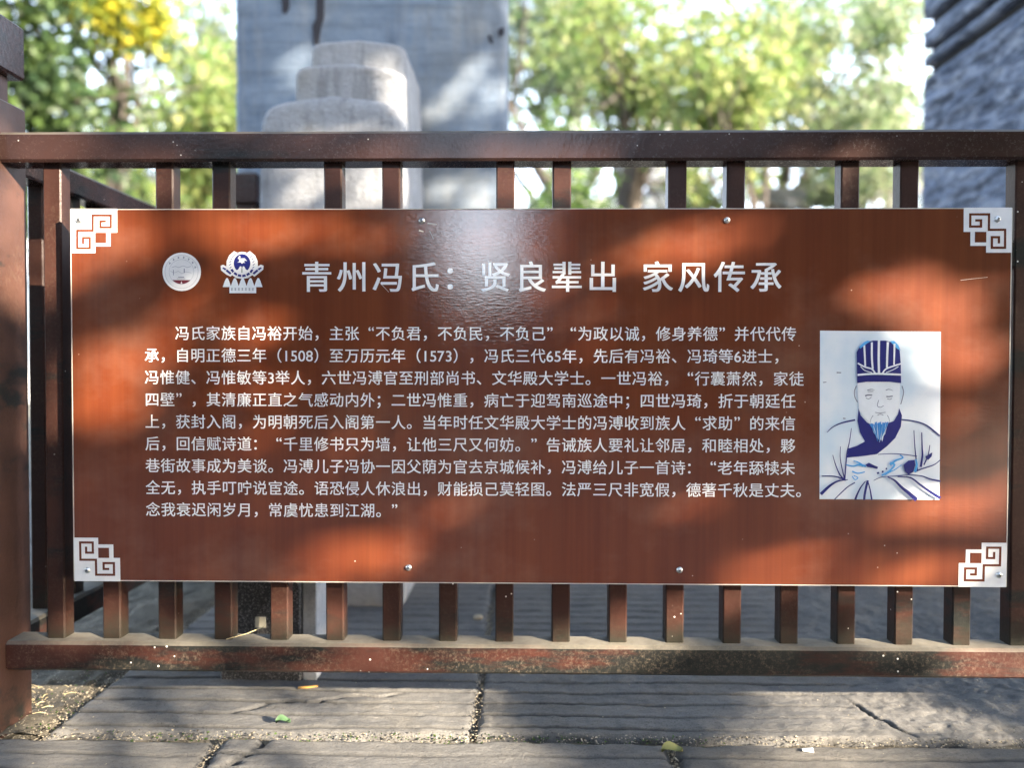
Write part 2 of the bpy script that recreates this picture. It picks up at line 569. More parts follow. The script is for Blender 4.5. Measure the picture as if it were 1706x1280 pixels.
k = 0
rows = [(-.024, -.72, [-2.6, -1.9, -1.22, -.50, .21, .93, 1.62, 2.4, 3.1], .0042, 0.004),
        (0.0, 1.02, [-2.9, -2.2, -1.5, -.80, -.10, 1.35, 2.05, 2.8], .0030, 0),
        (1.03, 2.05, [-3.2, -2.4, -1.7, -1.0, -.35, .35, 1.05, 1.6, 2.3, 3.0], .009, 0),
        (2.06, 3.1, [-3.2, -2.4, -1.7, -1.0, -.3, .4, 1.1, 1.7, 2.4, 3.1], .02, 0),
        (-.73, -1.7, [-2.8, -2.0, -1.3, -.6, .15, .8, 1.5, 2.2, 3.0], .02, 0),
        (-1.71, -2.8, [-2.8, -2.0, -1.3, -.6, .15, .8, 1.5, 2.2, 3.0], .03, 0)]
for ya, yb, xs, res, hg in rows:
    y0, y1 = min(ya, yb), max(ya, yb)
    for a, b in zip(xs[:-1], xs[1:]):
        k += 1
        if ya == 0.0 and abs(b + .80) < .01:
            continue                      # the stone left of the joint is missing: bare earth there
        far = a > 1.7 or b < -1.4
        cr = ()
        worn = .25
        wx = None
        if ya == 0.0 and abs(a + .10) < .01:
            wx = .50
            cr = ((.585, .070, -.55, 1, .0024, .075),)
        if ya == 0.0 and abs(a + .80) < .01:
            cr = ((-.39, .12, 1, .22, .0028, .16),)
        if ya < -.01 and ya > -.1 and abs(a + .5) < .01:
            cr = ((-.46, -.10, .4, 1, .0035, .10),)
        slab(a, b, y0, y1, res * (2 if far else 1), worn, k, hgt=hg + random.uniform(-.0015, .0015), cracks=cr, wx=wx)


def sheet(name, x0, x1, y0, y1, z, res, amp, mat, seed, parent=None, freq=12):
    nx = int((x1 - x0) / res) + 1
    ny = int((y1 - y0) / res) + 1
    gx, gy = np.meshgrid(np.linspace(x0, x1, nx), np.linspace(y0, y1, ny))
    P = np.stack([gx.ravel(), gy.ravel(), np.zeros(nx * ny)], 1)
    V = P.copy()
    V[:, 2] = z + amp * fbm(P * freq, 5, seed)
    idx = np.arange(nx * ny).reshape(ny, nx)
    F = np.stack([idx[:-1, :-1], idx[:-1, 1:], idx[1:, 1:], idx[1:, :-1]], -1).reshape(-1, 4)
    return link(name, fast_mesh(name, V, F, True), mat, parent)


e = sheet('soil', -1.6, 1.5, -.35, 1.3, GZ - .012, .008, .004, M['earth'], 4)
structure(e)
# far ground, one big sheet round a hole filled by the paving
g = structure(link('ground', mesh('ground', [(-300, -300, GZ - .04), (300, -300, GZ - .04), (300, 300, GZ - .04), (-300, 300, GZ - .04)], [(0, 1, 2, 3)]), M['lawn']))
# mound of earth beside the corner post, where a paving stone is missing
nx = 120
gx, gy = np.meshgrid(np.linspace(-1.5, -.79, nx), np.linspace(-.005, 1.0, nx))
P = np.stack([gx.ravel(), gy.ravel(), np.zeros(nx * nx)], 1)
V = P.copy()
V[:, 2] = GZ - .004 + .006 * fbm(P * 9, 4, 61) + .003 * fbm(P * 50, 3, 62) - .010 * np.clip((P[:, 0] + .84) / .05, 0, 1)
idx = np.arange(nx * nx).reshape(nx, nx)
F = np.stack([idx[:-1, :-1], idx[:-1, 1:], idx[1:, 1:], idx[1:, :-1]], -1).reshape(-1, 4)
structure(link('earth', fast_mesh('earth', V, F, True), M['earth']))


# ------------------------------------------------------------------ railing
ZT0, ZT1 = .381, .4297      # top rail
ZB0, ZB1 = -.4547, -.4064   # bottom rail
YR0, YR1 = .0124, .062
YB0 = .030
PX, BX0, BW = .0936, -.8161, .030


def rail_me(name, L, z0, z1, w0, w1, seed):
    """long bar along X from 0 to L, many cuts, gently dented edges"""
    n = max(2, int(L / .02))
    prof = []
    bv = .004
    for (y, z) in ((w0 + bv, z0), (w0, z0 + bv), (w0, z1 - bv * 1.2), (w0 + bv * 1.2, z1), (w1 - bv, z1), (w1, z1 - bv), (w1, z0 + bv), (w1 - bv, z0)):
        prof.append((y, z))
    V = []
    F = []
    m = len(prof)
    for i in range(n + 1):
        x = L * i / n
        for j, (y, z) in enumerate(prof):
            q = np.array([[x * 6, y * 20 + j, seed]])
            q2 = np.array([[x * 40, j * 3.3, seed + 3]])
            d = .0005 * vnoise(q, seed)[0] + .00025 * vnoise(q2, seed)[0]
            V.append((x, y + d, z + d))
    for i in range(n):
        for j in range(m):
            F.append((i * m + j, i * m + (j + 1) % m, (i + 1) * m + (j + 1) % m, (i + 1) * m + j))
    F.append(tuple(range(m))[::-1])
    F.append(tuple(range(n * m, n * m + m)))
    me = mesh(name, V, F)
    bm = bmesh.new(); bm.from_mesh(me)
    bmesh.ops.recalc_face_normals(bm, faces=bm.faces[:])
    bm.to_mesh(me); bm.free()
    return me


def railing(loc, rotz, L, first, label, group, blocks=(), full=False):
    t = empty('railing', (loc[0], loc[1], GZ))
    t.rotation_euler = (0, 0, rotz)
    tag(t, label, 'railing', group)
    g0 = -GZ
    link('top_rail', rail_me('top_rail', L, ZT0 + g0, ZT1 + g0, YR0 - .037, YR1 - .037, 3), M['rail'], t)
    link('bottom_rail', rail_me('bottom_rail', L, ZB0 + g0, ZB1 + g0, YR0 - .037, YR1 - .037, 5), M['rail_low'], t)
    link('middle_rail', rail_me('middle_rail', L - first - PX - .05, .211 + g0, .256 + g0, .032 - .037, .058 - .037, 7), M['bal'], t, (first + PX, 0, 0))
    long_me = box_me('baluster', 0, BW, YB0 - .037, YB0 - .037 + BW - .001, ZB1 + g0 - .003, ZT0 + g0 + .003, .0022)
    long_me.materials.append(M['bal'])
    short_me = box_me('baluster', 0, BW, YB0 - .037, YB0 - .037 + BW - .001, ZB1 + g0 - .003, .211 + g0 + .003, .0022)
    short_me.materials.append(M['bal'])
    i = 0
    x = first
    while x + BW < L - .01:
        o = link('baluster', short_me if i % 3 == 1 and not full else long_me, None, t, (x, random.uniform(-.0006, .0006), 0))
        o.rotation_euler = (0, random.uniform(-.002, .002), random.uniform(-.012, .012))
        i += 1
        x += PX
    for (bx0, bx1) in blocks:
        box('support_block', bx0, bx1, -.018, .018, .001, ZB0 + g0 + .001, M['darkwood'], t, .003)
    return t


def post(x, y, label, group='railing posts'):
    """square post, .09 wide, with a narrow neck below the cap"""
    t = empty('railing_post', (x, y, GZ))
    tag(t, label, 'post', group)
    h = .045
    g0 = -GZ
    box('shaft', -h, h, -h, h, -.03, .486 + g0, M['post'], t, .003)
    box('neck', -h + .018, h - .018, -h + .018, h - .018, .486 + g0, .5355 + g0, M['post'], t, .002)
    box('cap', -h, h, -h, h, .535 + g0, .625 + g0, M['rail'], t, .004)
    return t


XL = -.874
post(XL - .045, .037, 'tall square red-brown corner post at the left end of the front railing')
post(XL - .045 + .06, 1.10, 'dark square post standing behind the railing against the left edge of the grey stele')
post(1.79, .037, 'square red-brown post at the far right end of the front railing')
post(1.50, 1.10, 'square red-brown post at the back right corner of the enclosure')
r1 = railing((XL + .001, .037), 0, 1.744 + .872, BX0 - XL, 'red-brown railing with square balusters that carries the information board', 'railings round the stele')
r1s = railing((XL - .045, .084), rad(90), 1.055 - .086, .008, 'shaded side railing running back from the left corner post', 'railings round the stele', full=True)
r1b = railing((XL + .06, 1.10), 0, 1.455 - XL - .061, .06, 'back railing at the foot of the grey stele, behind the board', 'railings round the stele')
# ------------------------------------------------------------------ information board
board = empty('information_board', (0, 0, -.3))
tag(board, 'wide red-brown information board with white Chinese text and a portrait, screwed to the railing', 'sign')
BO = (0, 0, .3)
box('panel', -.75, .75, 0, .0055, -.3, .3, M['board'], board, .0008, loc=BO)
ed = bmesh.new()
me = bpy.data.meshes.new('edge_strip')
for (x0, x1, z0, z1) in ((-.7512, .7512, .3001, .3013), (-.7512, .7512, -.3013, -.3001), (-.7512, -.7501, -.3, .3), (.7501, .7512, -.3, .3)):
    r = bmesh.ops.create_cube(ed, size=1)
    for v in r['verts']:
        v.co = Vector(((x0 + x1) / 2 + v.co.x * (x1 - x0), .0028 + v.co.y * .0054, (z0 + z1) / 2 + v.co.z * (z1 - z0)))
ed.to_mesh(me); ed.free()
link('edge_strip', me, M['edge'], board, BO)
for z in (-.25, .245):
    box('batten', -.73, .73, .0057, .0298, z - .015, z + .015, M['darkwood'], board, .001, loc=BO)


def flat(name, polys, mat, parent, y):
    """flat print: list of polygons of (x,z) on the board, y = height above it (towards the viewer)"""
    V, F = [], []
    for i, p in enumerate(polys):
        n = len(V)
        V += [(x, -y - i * 1.2e-5, z) for x, z in p]
        F.append(tuple(range(n, n + len(p))))
    me = mesh(name, V, F)
    bm = bmesh.new(); bm.from_mesh(me)
    bmesh.ops.triangulate(bm, faces=bm.faces[:])
    for f in bm.faces:
        f.normal_update()
        if f.normal.y > 0:
            f.normal_flip()
    bm.to_mesh(me); bm.free()
    o = link(name, me, mat, parent)
    return o


def stroke(pts, w, w2=None, closed=False):
    """mitred strip polygon through pts; w may taper to w2"""
    P = [np.array(p, float) for p in pts]
    n = len(P)
    L, R = [], []
    for i in range(n):
        if closed:
            a = P[i] - P[i - 1]; b = P[(i + 1) % n] - P[i]
        else:
            a = P[i] - P[i - 1] if i else P[1] - P[0]
            b = P[i + 1] - P[i] if i < n - 1 else P[-1] - P[-2]
        a = a / (np.linalg.norm(a) + 1e-9); b = b / (np.linalg.norm(b) + 1e-9)
        na = np.array([-a[1], a[0]]); nb = np.array([-b[1], b[0]])
        m = na + nb; m /= np.linalg.norm(m) + 1e-9
        s = 1 / max(.35, m @ na)
        ww = (w if w2 is None else w + (w2 - w) * i / (n - 1)) / 2
        L.append(P[i] + m * s * ww); R.append(P[i] - m * s * ww)
    out = []
    rngi = range(n) if closed else range(n - 1)
    for i in rngi:
        j = (i + 1) % n
        out.append([L[i], L[j], R[j], R[i]])
    return out


def strip_obj(name, strokes, mat, parent, y):
    return flat(name, [q for s in strokes for q in s], mat, parent, y)


# --- lettering: one glyph mesh per character, set on the board's grid
TITLE = '青州冯氏：贤良辈出'
TITLE2 = '家风传承'
LINES = ['　　冯氏家族自冯裕开始，主张“不负君，不负民，不负己”“为政以诚，修身养德”并代代传',
         '承，自明正德三年（1508）至万历元年（1573），冯氏三代65年，先后有冯裕、冯琦等6进士，',
         '冯惟健、冯惟敏等3举人，六世冯溥官至刑部尚书、文华殿大学士。一世冯裕，“行囊萧然，家徒',
         '四壁”，其清廉正直之气感动内外；二世冯惟重，病亡于迎驾南巡途中；四世冯琦，折于朝廷任',
         '上，获封入阁，为明朝死后入阁第一人。当年时任文华殿大学士的冯溥收到族人“求助”的来信',
         '后，回信赋诗道：“千里修书只为墙，让他三尺又何妨。”告诫族人要礼让邻居，和睦相处，夥',
         '巷街故事成为美谈。冯溥儿子冯协一因父荫为官去京城候补，冯溥给儿子一首诗：“老年舔犊未',
         '全无，执手叮咛说宦途。语恐侵人休浪出，财能损己莫轻图。法严三尺非宽假，德著千秋是丈夫。',
         '念我衰迟闲岁月，常虞忧患到江湖。”']
chars = sorted(set(TITLE + TITLE2 + ''.join(LINES)) - {'　'})
tmp = []
for ch in chars:
    c = bpy.data.curves.new('glyph', 'FONT')
    c.body = ch
    c.size = 1
    c.dimensions = '2D'
    c.fill_mode = 'BOTH'
    o = bpy.data.objects.new('glyph', c)
    COL.objects.link(o)
    tmp.append(o)
bpy.context.view_layer.update()
dg = bpy.context.evaluated_depsgraph_get()
GL = {}
for ch, o in zip(chars, tmp):
    me = bpy.data.meshes.new_from_object(o.evaluated_get(dg))
    me.calc_loop_triangles()
    v = np.zeros(len(me.vertices) * 3)
    me.vertices.foreach_get('co', v)
    t = np.zeros(len(me.loop_triangles) * 3, dtype=np.int32)
    me.loop_triangles.foreach_get('vertices', t)
    v = v.reshape(-1, 3)[:, :2]
    half = ch in '0123456789'
    x0, x1 = v[:, 0].min(), v[:, 0].max()
    if half:
        v[:, 0] += .25 - (x0 + x1) / 2
    elif ch in '：；':
        v[:, 0] += .14 - x0
    elif ch == '“':
        v[:, 0] += .93 - x1
    elif ch == '”':
        v[:, 0] += .07 - x0
    if ch in '“”':
        v[:, 1] += .10
    v[:, 1] -= .38
    GL[ch] = (v, t.reshape(-1, 3), half)
    bpy.data.meshes.remove(me)
for o in tmp:
    c = o.data
    bpy.data.objects.remove(o)
    bpy.data.curves.remove(c)


def lettering(name, runs, em, ygap=.0007, bold=.007):
    """runs: list of (char, centre x of a full cell / half cell, centre z)"""
    V, F = [], []
    n = 0
    for ch, x, z in runs:
        v, t, half = GL[ch]
        w = .25 if half else .5
        for j, (ox, oz) in enumerate(((-1, -.6), (1, -.6), (-1, .6), (1, .6), (0, 0))):
            q = np.zeros((len(v), 3))
            q[:, 0] = x + (v[:, 0] - w + ox * bold) * em
            q[:, 2] = z + (v[:, 1] + oz * bold) * em
            q[:, 1] = -ygap - j * 1.5e-5
            V.append(q)
            F.append(t + n)
            n += len(v)
    me = fast_mesh(name, np.concatenate(V), np.concatenate(F))
    return link(name, me, M['text'], board, BO)


pitch = 1.02170 / 41
z1, z9 = .10185, -.18375
for li, s in enumerate(LINES):
    x = -.6200 - .5 * pitch
    z = z1 + (z9 - z1) * li / 8
    runs = []
    for ch in s:
        w = .5 if ch in '0123456789' else 1.0
        if ch != '　':
            runs.append((ch, x + w * pitch / 2, z))
        x += w * pitch
    lettering('text_line', runs, .0243)['kind'] = 'stuff'
tp = (.36447 + .35225) / 13.5 + .00362
tp = .05725
runs = []
for i, ch in enumerate(TITLE):
    runs.append((ch, -.35225 + tp * i, .1925))
for i, ch in enumerate(TITLE2):
    runs.append((ch, .36447 - tp * (3 - i), .1925))
for q in runs:
    lettering('title_character', [q], .0515, bold=.012)

# --- fret ornaments in the four corners
K = 1 / 14.22


def cc(pts):
    return [(sgn(110 + x * K, 340 + y * K)) for x, y in pts]


orn = [(118, 100), (1215, 100), (1215, 665), (1060, 665), (1060, 990), (700, 990), (700, 1150), (118, 1150)]
fr1 = [(245, 618), (640, 618), (640, 258), (1068, 258), (1068, 540), (822, 540), (822, 398), (955, 398)]
fr2 = [(272, 618), (272, 1035), (572, 1035), (572, 790), (412, 790), (412, 935)]
hole = [(700, 665), (960, 665), (960, 910), (700, 910)]
x0, zc = sgn(118, 349)
for sx in (1, -1):
    for sz in (1, -1):
        def T(pts):
            return [((x - x0 - .7498) * sx, (z - zc + .2998) * sz) for x, z in cc(pts)]
        o = flat('corner_ornament', [T(orn)], M['white'], board, .0006)
        o.location = BO
        st = stroke(T(fr1), .0037) + stroke(T(fr2), .0037) + [T(hole)]
        flat('fret_line', st, M['board'], o, .0009)

# --- screws
def screw_me():
    bm = bmesh.new()
    prof = [(0, -.0032), (.0028, -.0028), (.0046, -.0014), (.0052, 0)]
    n = 14
    rings = []
    for r, y in prof:
        if r == 0:
            rings.append([bm.verts.new((0, y, 0))])
        else:
            rings.append([bm.verts.new((r * math.cos(2 * math.pi * i / n), y, r * math.sin(2 * math.pi * i / n))) for i in range(n)])
    for i in range(n):
        bm.faces.new((rings[0][0], rings[1][(i + 1) % n], rings[1][i]))
        for a, b in ((1, 2), (2, 3)):
            bm.faces.new((rings[a][i], rings[a][(i + 1) % n], rings[b][(i + 1) % n], rings[b][i]))
    bmesh.ops.recalc_face_normals(bm, faces=bm.faces[:])
    me = bpy.data.meshes.new('screw')
    bm.to_mesh(me); bm.free()
    me.polygons.foreach_set('use_smooth', [True] * len(me.polygons))
    me.materials.append(M['steel'])
    return me


sm = screw_me()
slotm = box_me('slot', -.0024, .0024, -.0034, -.0029, -.0005, .0005, 0)
slotm.materials.append(M['slot'])
for px, py in ((133, 367), (1661, 365), (146, 950), (1664, 958), (703, 368), (1211, 367), (681, 946), (1132, 950)):
    x, z = sgn(px, py)
    s = link('screw', sm, None, board, (x, -.0012, z + .3))
    a = random.random() * 3
    s.rotation_euler = (0, a, 0)
    link('slot', slotm, None, s)
    s2 = link('slot', slotm, None, s)
    s2.rotation_euler = (0, rad(90), 0)


def circ(cx, cy, r, n=40, a0=0, a1=360, ry=None):
    ry = ry or r
    return [(cx + r * math.cos(rad(a0 + (a1 - a0) * i / (n if a1 - a0 == 360 else n - 1))), cy - ry * math.sin(rad(a0 + (a1 - a0) * i / (n if a1 - a0 == 360 else n - 1)))) for i in range(n)]


def px(pts):
    return [sgn(x, y) for x, y in pts]


# --- emblem 1: round seal
PXM = 1.5 / 1564
em1 = flat('round_emblem', [px(circ(303, 453, 32))], M['white'], board, .0006)
em1.location = BO
st = stroke(px(circ(303, 453, 27.5)), .0006, closed=True)[:0] + stroke(px(circ(303, 453, 27.5)), .00035, closed=True) + stroke(px(circ(303, 453, 20.5)), .0003, closed=True)
for a in range(18, 165, 21):
    cx, cy = 303 + 24 * math.cos(rad(a)), 453 - 24 * math.sin(rad(a))
    for dx, dy in ((-1.2, -1), (-1.2, 1), (0, 0)):
        st += stroke(px([(cx + dx, cy + dy), (cx + dx + 2.2, cy + dy - .2)]), .0007)
    st += stroke(px([(cx, cy - 1.8), (cx, cy + 1.8)]), .0006)
# pavilion roofs and river bank sketch
st += stroke(px([(287, 446), (293, 444), (299, 446), (306, 443), (313, 446), (319, 444)]), .0005)
st += stroke(px([(285, 452), (291, 455), (298, 452), (304, 456), (311, 453), (320, 455)]), .0004)
st += stroke(px([(308, 448), (308, 455)]), .0016) + stroke(px([(290, 450), (290, 459)]), .0010)
st += stroke(px([(298, 462), (308, 462)]), .0012) + stroke(px([(296, 464.5), (310, 464.5)]), .0008)
flat('emblem_drawing', st, M['greyp'], em1, .0009)
flat('emblem_base', [px(circ(303, 453, 20.5, 16, 222, 318))], M['darkred'], em1, .0012)
flat('emblem_flame', [px([(301.5, 473), (303, 468.5), (304.5, 473)])], M['white'], em1, .0015)

# --- emblem 2: wreathed oval with horse over peaks and a banner
E2 = lambda x, y: (260 + x / 8.53, 400 + y / 8.53)
e2 = lambda pts: px([E2(*p) for p in pts])
out = [(920, 365), (955, 350), (1000, 375), (1005, 300), (1040, 220), (1110, 158), (1150, 178), (1225, 168), (1300, 178), (1335, 158), (1410, 220), (1445, 300), (1448, 375),
       (1490, 350), (1530, 365), (1525, 420), (1470, 465), (1400, 522), (1370, 500), (1310, 540), (1225, 553), (1140, 540), (1085, 500), (1060, 520), (1000, 490), (925, 430)]
em2 = flat('wreath_emblem', [e2(out)], M['white'], board, .0006)
em2.location = BO
nav = [e2([(1225 + 118 * math.cos(a), 330 - 132 * math.sin(a)) for a in [2 * math.pi * i / 28 for i in range(28)]])]
nv = flat('emblem_oval', nav, M['navy'], em2, .0009)
for s_ in (-1, 1):
    pts = [(s_ * 92, 430), (s_ * 50, 400), (s_ * 42, 385)]
rib = []
for a in range(205, 336, 22):
    c_, s_ = math.cos(rad(a)), math.sin(rad(a))
    c2, s2 = math.cos(rad(a + 17)), math.sin(rad(a + 17))
    rib += [e2([(1225 + 150 * c_, 345 - 150 * s_), (1225 + 150 * c2, 345 - 150 * s2), (1225 + 182 * c2, 345 - 182 * s2), (1225 + 182 * c_, 345 - 182 * s_)])]
for s_ in (-1, 1):
    rib += [e2([(1225 + s_ * 150, 470), (1225 + s_ * 215, 415), (1225 + s_ * 232, 440), (1225 + s_ * 170, 492)]),
            e2([(1225 + s_ * 222, 408), (1225 + s_ * 268, 388), (1225 + s_ * 280, 400), (1225 + s_ * 240, 432)])]
    for i in range(8):
        a = rad(100 - 18 + 20 * i) if s_ < 0 else rad(98 - 20 * i)
        a = rad(112 + 14 * i) if s_ < 0 else rad(68 - 14 * i)
        x, y = 1225 + 168 * math.cos(a), 345 - 168 * math.sin(a)
        rib += stroke(e2([(x - 14, y + 10), (x + 12, y - 12)]), .0010)
flat('emblem_ribbon', rib, M['navy'], em2, .0009)
horse = [(1165, 262), (1188, 222), (1205, 232), (1200, 262), (1262, 258), (1300, 300), (1262, 292), (1255, 312), (1275, 330), (1245, 322), (1225, 340), (1205, 318), (1160, 322), (1185, 300), (1185, 262), (1170, 275)]
flat('emblem_horse', [e2(horse), e2([(1130, 435), (1170, 420), (1195, 375), (1212, 372), (1225, 400), (1240, 372), (1258, 378), (1280, 420), (1318, 435), (1290, 462), (1225, 470), (1160, 462)])], M['white'], em2, .0012)
flat('emblem_shrub', [e2([(1219, 400), (1231, 400), (1231, 465), (1219, 465)])], M['leafA'], em2, .0015)
pk = []
for i in range(5):
    cx = 1010 + i * 111
    pk.append(e2([(cx - 60, 668), (cx - 30, 580), (cx - 10, 542), (cx + 12, 542), (cx + 30, 580), (cx + 60, 668)]))
pk.append(e2([(1045, 662), (1425, 662), (1425, 755), (1045, 755)]))
flat('emblem_peaks', pk, M['palest'], em2, .00065)
st = []
for i in range(7):
    cx = 1080 + i * 50
    for dy in (-16, 0, 16):
        st += stroke(e2([(cx - 13, 700 + dy), (cx + 13, 700 + dy)]), .0006)
    st += stroke(e2([(cx, 682), (cx, 720)]), .0006)
flat('banner_marks', st, M['greyp'], em2, .0009)

# --- printed portrait
S = 4.265
pp = lambda pts: px([(1350 + x / S, 540 + y / S) for x, y in pts])
por = flat('portrait_panel', [px([(1366, 551), (1567, 553), (1565, 833), (1365, 832)])], M['tint'], board, .0006)
por.location = BO
W1 = 6 * PXM / S


def pst(*ls):
    r = []
    for l in ls:
        pts, w0, w1 = l
        # smooth the polyline
        P = [np.array(p, float) for p in pts]
        Q = []
        for i in range(len(P) - 1):
            a = P[max(i - 1, 0)]; b = P[i]; c = P[i + 1]; d = P[min(i + 2, len(P) - 1)]
            for t in np.linspace(0, 1, 6)[:-1]:
                Q.append(.5 * ((2 * b) + (c - a) * t + (2 * a - 5 * b + 4 * c - d) * t ** 2 + (3 * b - a - 3 * c + d) * t ** 3))
        Q.append(P[-1])
        r += stroke(pp(Q), 1.35 * w0 * PXM / S, 1.35 * w1 * PXM / S)
    return r


robe = pst(([(115, 770), (160, 730), (230, 700), (315, 682)], 3, 9), ([(645, 680), (730, 690), (820, 720), (915, 795)], 6, 8),
           ([(288, 740), (275, 830), (255, 930), (240, 1105)], 3, 8), ([(210, 870), (208, 950), (222, 1030), (240, 1105)], 3, 7), ([(155, 930), (175, 1000), (205, 1070), (240, 1108)], 3, 9),
           ([(730, 755), (735, 850), (742, 930), (755, 1040)], 4, 7), ([(785, 770), (788, 880), (790, 930), (778, 1015)], 5, 12), ([(842, 860), (830, 930), (800, 1000)], 4, 7),
           ([(915, 965), (870, 1000), (780, 1030), (735, 1050)], 4, 8), ([(75, 1080), (150, 1080), (200, 1090), (245, 1110)], 5, 8),
           ([(260, 1105), (190, 1115), (130, 1150), (68, 1208)], 4, 17), ([(310, 1125), (260, 1155), (210, 1200), (165, 1245)], 6, 5), ([(385, 1115), (350, 1160), (325, 1210), (312, 1245)], 4, 12),
           ([(400, 1110), (388, 1160), (378, 1210), (374, 1247)], 12, 12), ([(400, 1115), (415, 1170), (422, 1210), (428, 1247)], 5, 9),
           ([(540, 1085), (590, 1110), (640, 1160), (690, 1200), (745, 1247)], 5, 22), ([(610, 1083), (700, 1090), (770, 1140), (840, 1190), (912, 1235)], 4, 16),
           ([(700, 1070), (780, 1078), (840, 1100), (912, 1115)], 4, 10), ([(440, 1110), (500, 1085), (600, 1078), (700, 1068)], 3, 5), ([(470, 925), (560, 920), (650, 925), (745, 938)], 3, 5))
flat('robe_lines', robe, M['navy'], por, .0018)
flat('robe_collar', [pp([(340, 600), (355, 650), (400, 700), (430, 715), (445, 770), (490, 830), (530, 780), (545, 705), (590, 690), (620, 640), (628, 598), (648, 650), (640, 730), (600, 810), (540, 870), (470, 925), (370, 938), (258, 950), (268, 885), (330, 865), (385, 835), (350, 770), (332, 690)])], M['navy'], por, .0016)
flat('face', [pp([(332, 420), (338, 540), (345, 610), (380, 670), (420, 700), (500, 725), (570, 700), (615, 640), (632, 560), (635, 420), (560, 408), (400, 408)])], M['palest'], por, .0014)
flat('beard', [pp([(412, 698), (450, 690), (500, 700), (552, 698), (534, 750), (524, 775), (516, 800), (507, 838), (498, 805), (488, 842), (478, 800), (470, 822), (462, 785), (446, 760), (430, 725)])], M['tint'], por, .0020)
bst = []
for i in range(15):
    t_ = i / 14
    x_ = 420 + 124 * t_
    ln_ = 62 + 78 * math.sin(math.pi * t_) + random.uniform(-14, 10)
    bst += pst(([(x_, 700 + random.uniform(-6, 14)), (x_ + (486 - x_) * .25 + random.uniform(-5, 5), 700 + ln_ * .5), (x_ + (486 - x_) * .5 + random.uniform(-4, 4), 700 + ln_)], random.uniform(5, 9), 1.5))
flat('beard_strands', bst, M['beard'], por, .00215)
fl = pst(([(385, 512), (405, 505), (435, 506)], 8.5, 6.0), ([(390, 525), (410, 532), (430, 520)], 3.4, 3.0), ([(535, 515), (555, 516), (580, 512)], 6.8, 6.0), ([(540, 530), (560, 535), (575, 528)], 3.4, 3.0),
         ([(322, 440), (308, 480), (312, 520), (330, 555)], 5.1, 4.5), ([(645, 440), (656, 480), (650, 520), (636, 570)], 5.1, 4.5), ([(480, 540), (470, 580), (490, 592), (515, 580)], 3.4, 3.0),
         ([(455, 628), (490, 632), (528, 627)], 3.4, 3.0), ([(440, 650), (425, 672), (420, 700)], 3.4, 1.5), ([(540, 648), (552, 672), (556, 698)], 3.4, 1.5), ([(470, 648), (490, 640), (512, 648)], 3.4, 3.0), ([(398, 470), (430, 464), (448, 470)], 5.1, 1.5), ([(528, 470), (552, 464), (580, 474)], 5.1, 1.5), ([(180, 345), (212, 346)], 6.8, 4.5), ([(84, 415), (108, 413)], 5.1, 3.0), ([(225, 670), (243, 671)], 6.8, 4.5), ([(400, 480), (440, 478)], 3.4, 3.0))
flat('face_lines', fl, M['greyp'], por, .0022)
flat('hat', [pp([(328, 420), (325, 200), (345, 165), (400, 130), (440, 118), (530, 118), (590, 135), (630, 190), (638, 290), (640, 420), (560, 410), (400, 410)])], M['navy'], por, .0024)
hl = pst(([(378, 150), (382, 230), (385, 300)], 10, 9), ([(432, 130), (432, 240), (438, 320)], 11, 10), ([(482, 118), (480, 240), (482, 350)], 12, 12), ([(545, 128), (540, 230), (538, 310)], 12, 10),
         ([(592, 140), (590, 220), (588, 290)], 10, 8), ([(330, 278), (380, 305), (430, 320), (455, 350)], 8, 8), ([(638, 282), (580, 300), (530, 320), (505, 350)], 8, 8),
         ([(328, 362), (400, 356), (480, 354), (640, 360)], 10, 10), ([(350, 302), (380, 330), (430, 345)], 4, 4), ([(618, 302), (580, 325), (530, 345)], 4, 4))
flat('hat_seams', hl, M['palest'], por, .0026)
flat('hat_wisps', [pp([(340, 165), (375, 130), (400, 118), (425, 122), (395, 140), (350, 175)]), pp([(560, 122), (590, 120), (620, 150), (636, 190), (610, 175), (585, 150)])], M['blue'], por, .0027)
dr = pst(([(250, 1000), (300, 1010), (340, 1000), (390, 1010)], 6, 10), ([(300, 970), (340, 985), (370, 1010)], 4, 12), ([(560, 1000), (600, 970), (650, 950), (630, 930)], 12, 6),
         ([(500, 1075), (560, 1040), (590, 1000), (560, 985)], 8, 12), ([(640, 1000), (600, 1030), (560, 1050), (520, 1070)], 3, 8), ([(740, 960), (748, 1000), (735, 1050)], 8, 14),
         ([(290, 1045), (330, 1060), (380, 1050)], 8, 6), ([(290, 1080), (310, 1105), (330, 1090), (300, 1075)], 5, 5))
flat('dragon_pattern', dr, M['blue'], por, .0028)
flat('dragon_patches', [pp([(385, 1000), (410, 985), (440, 1000), (475, 1015), (470, 1030), (430, 1020), (400, 1015)]), pp([(655, 1000), (690, 970), (735, 965), (740, 1000), (725, 1050), (690, 1070), (665, 1045)]),
                        pp([(465, 1055), (480, 1050), (485, 1062), (470, 1066)]), pp([(810, 940), (860, 912), (855, 940), (830, 965), (815, 955)]), pp([(500, 1045), (512, 1040), (515, 1052), (503, 1056)]), pp([(528, 1024), (538, 1020), (540, 1032), (530, 1034)])], M['navy'], por, .0030)
for o in bpy.data.objects:
    if o.name.split('.')[0] in ('robe_lines', 'face_lines', 'beard_strands', 'hat_seams', 'hat_wisps', 'dragon_pattern', 'dragon_patches', 'background_tint', 'emblem_drawing', 'emblem_ribbon', 'emblem_horse', 'emblem_peaks', 'banner_marks', 'fret_line'):
        o['kind'] = 'stuff'
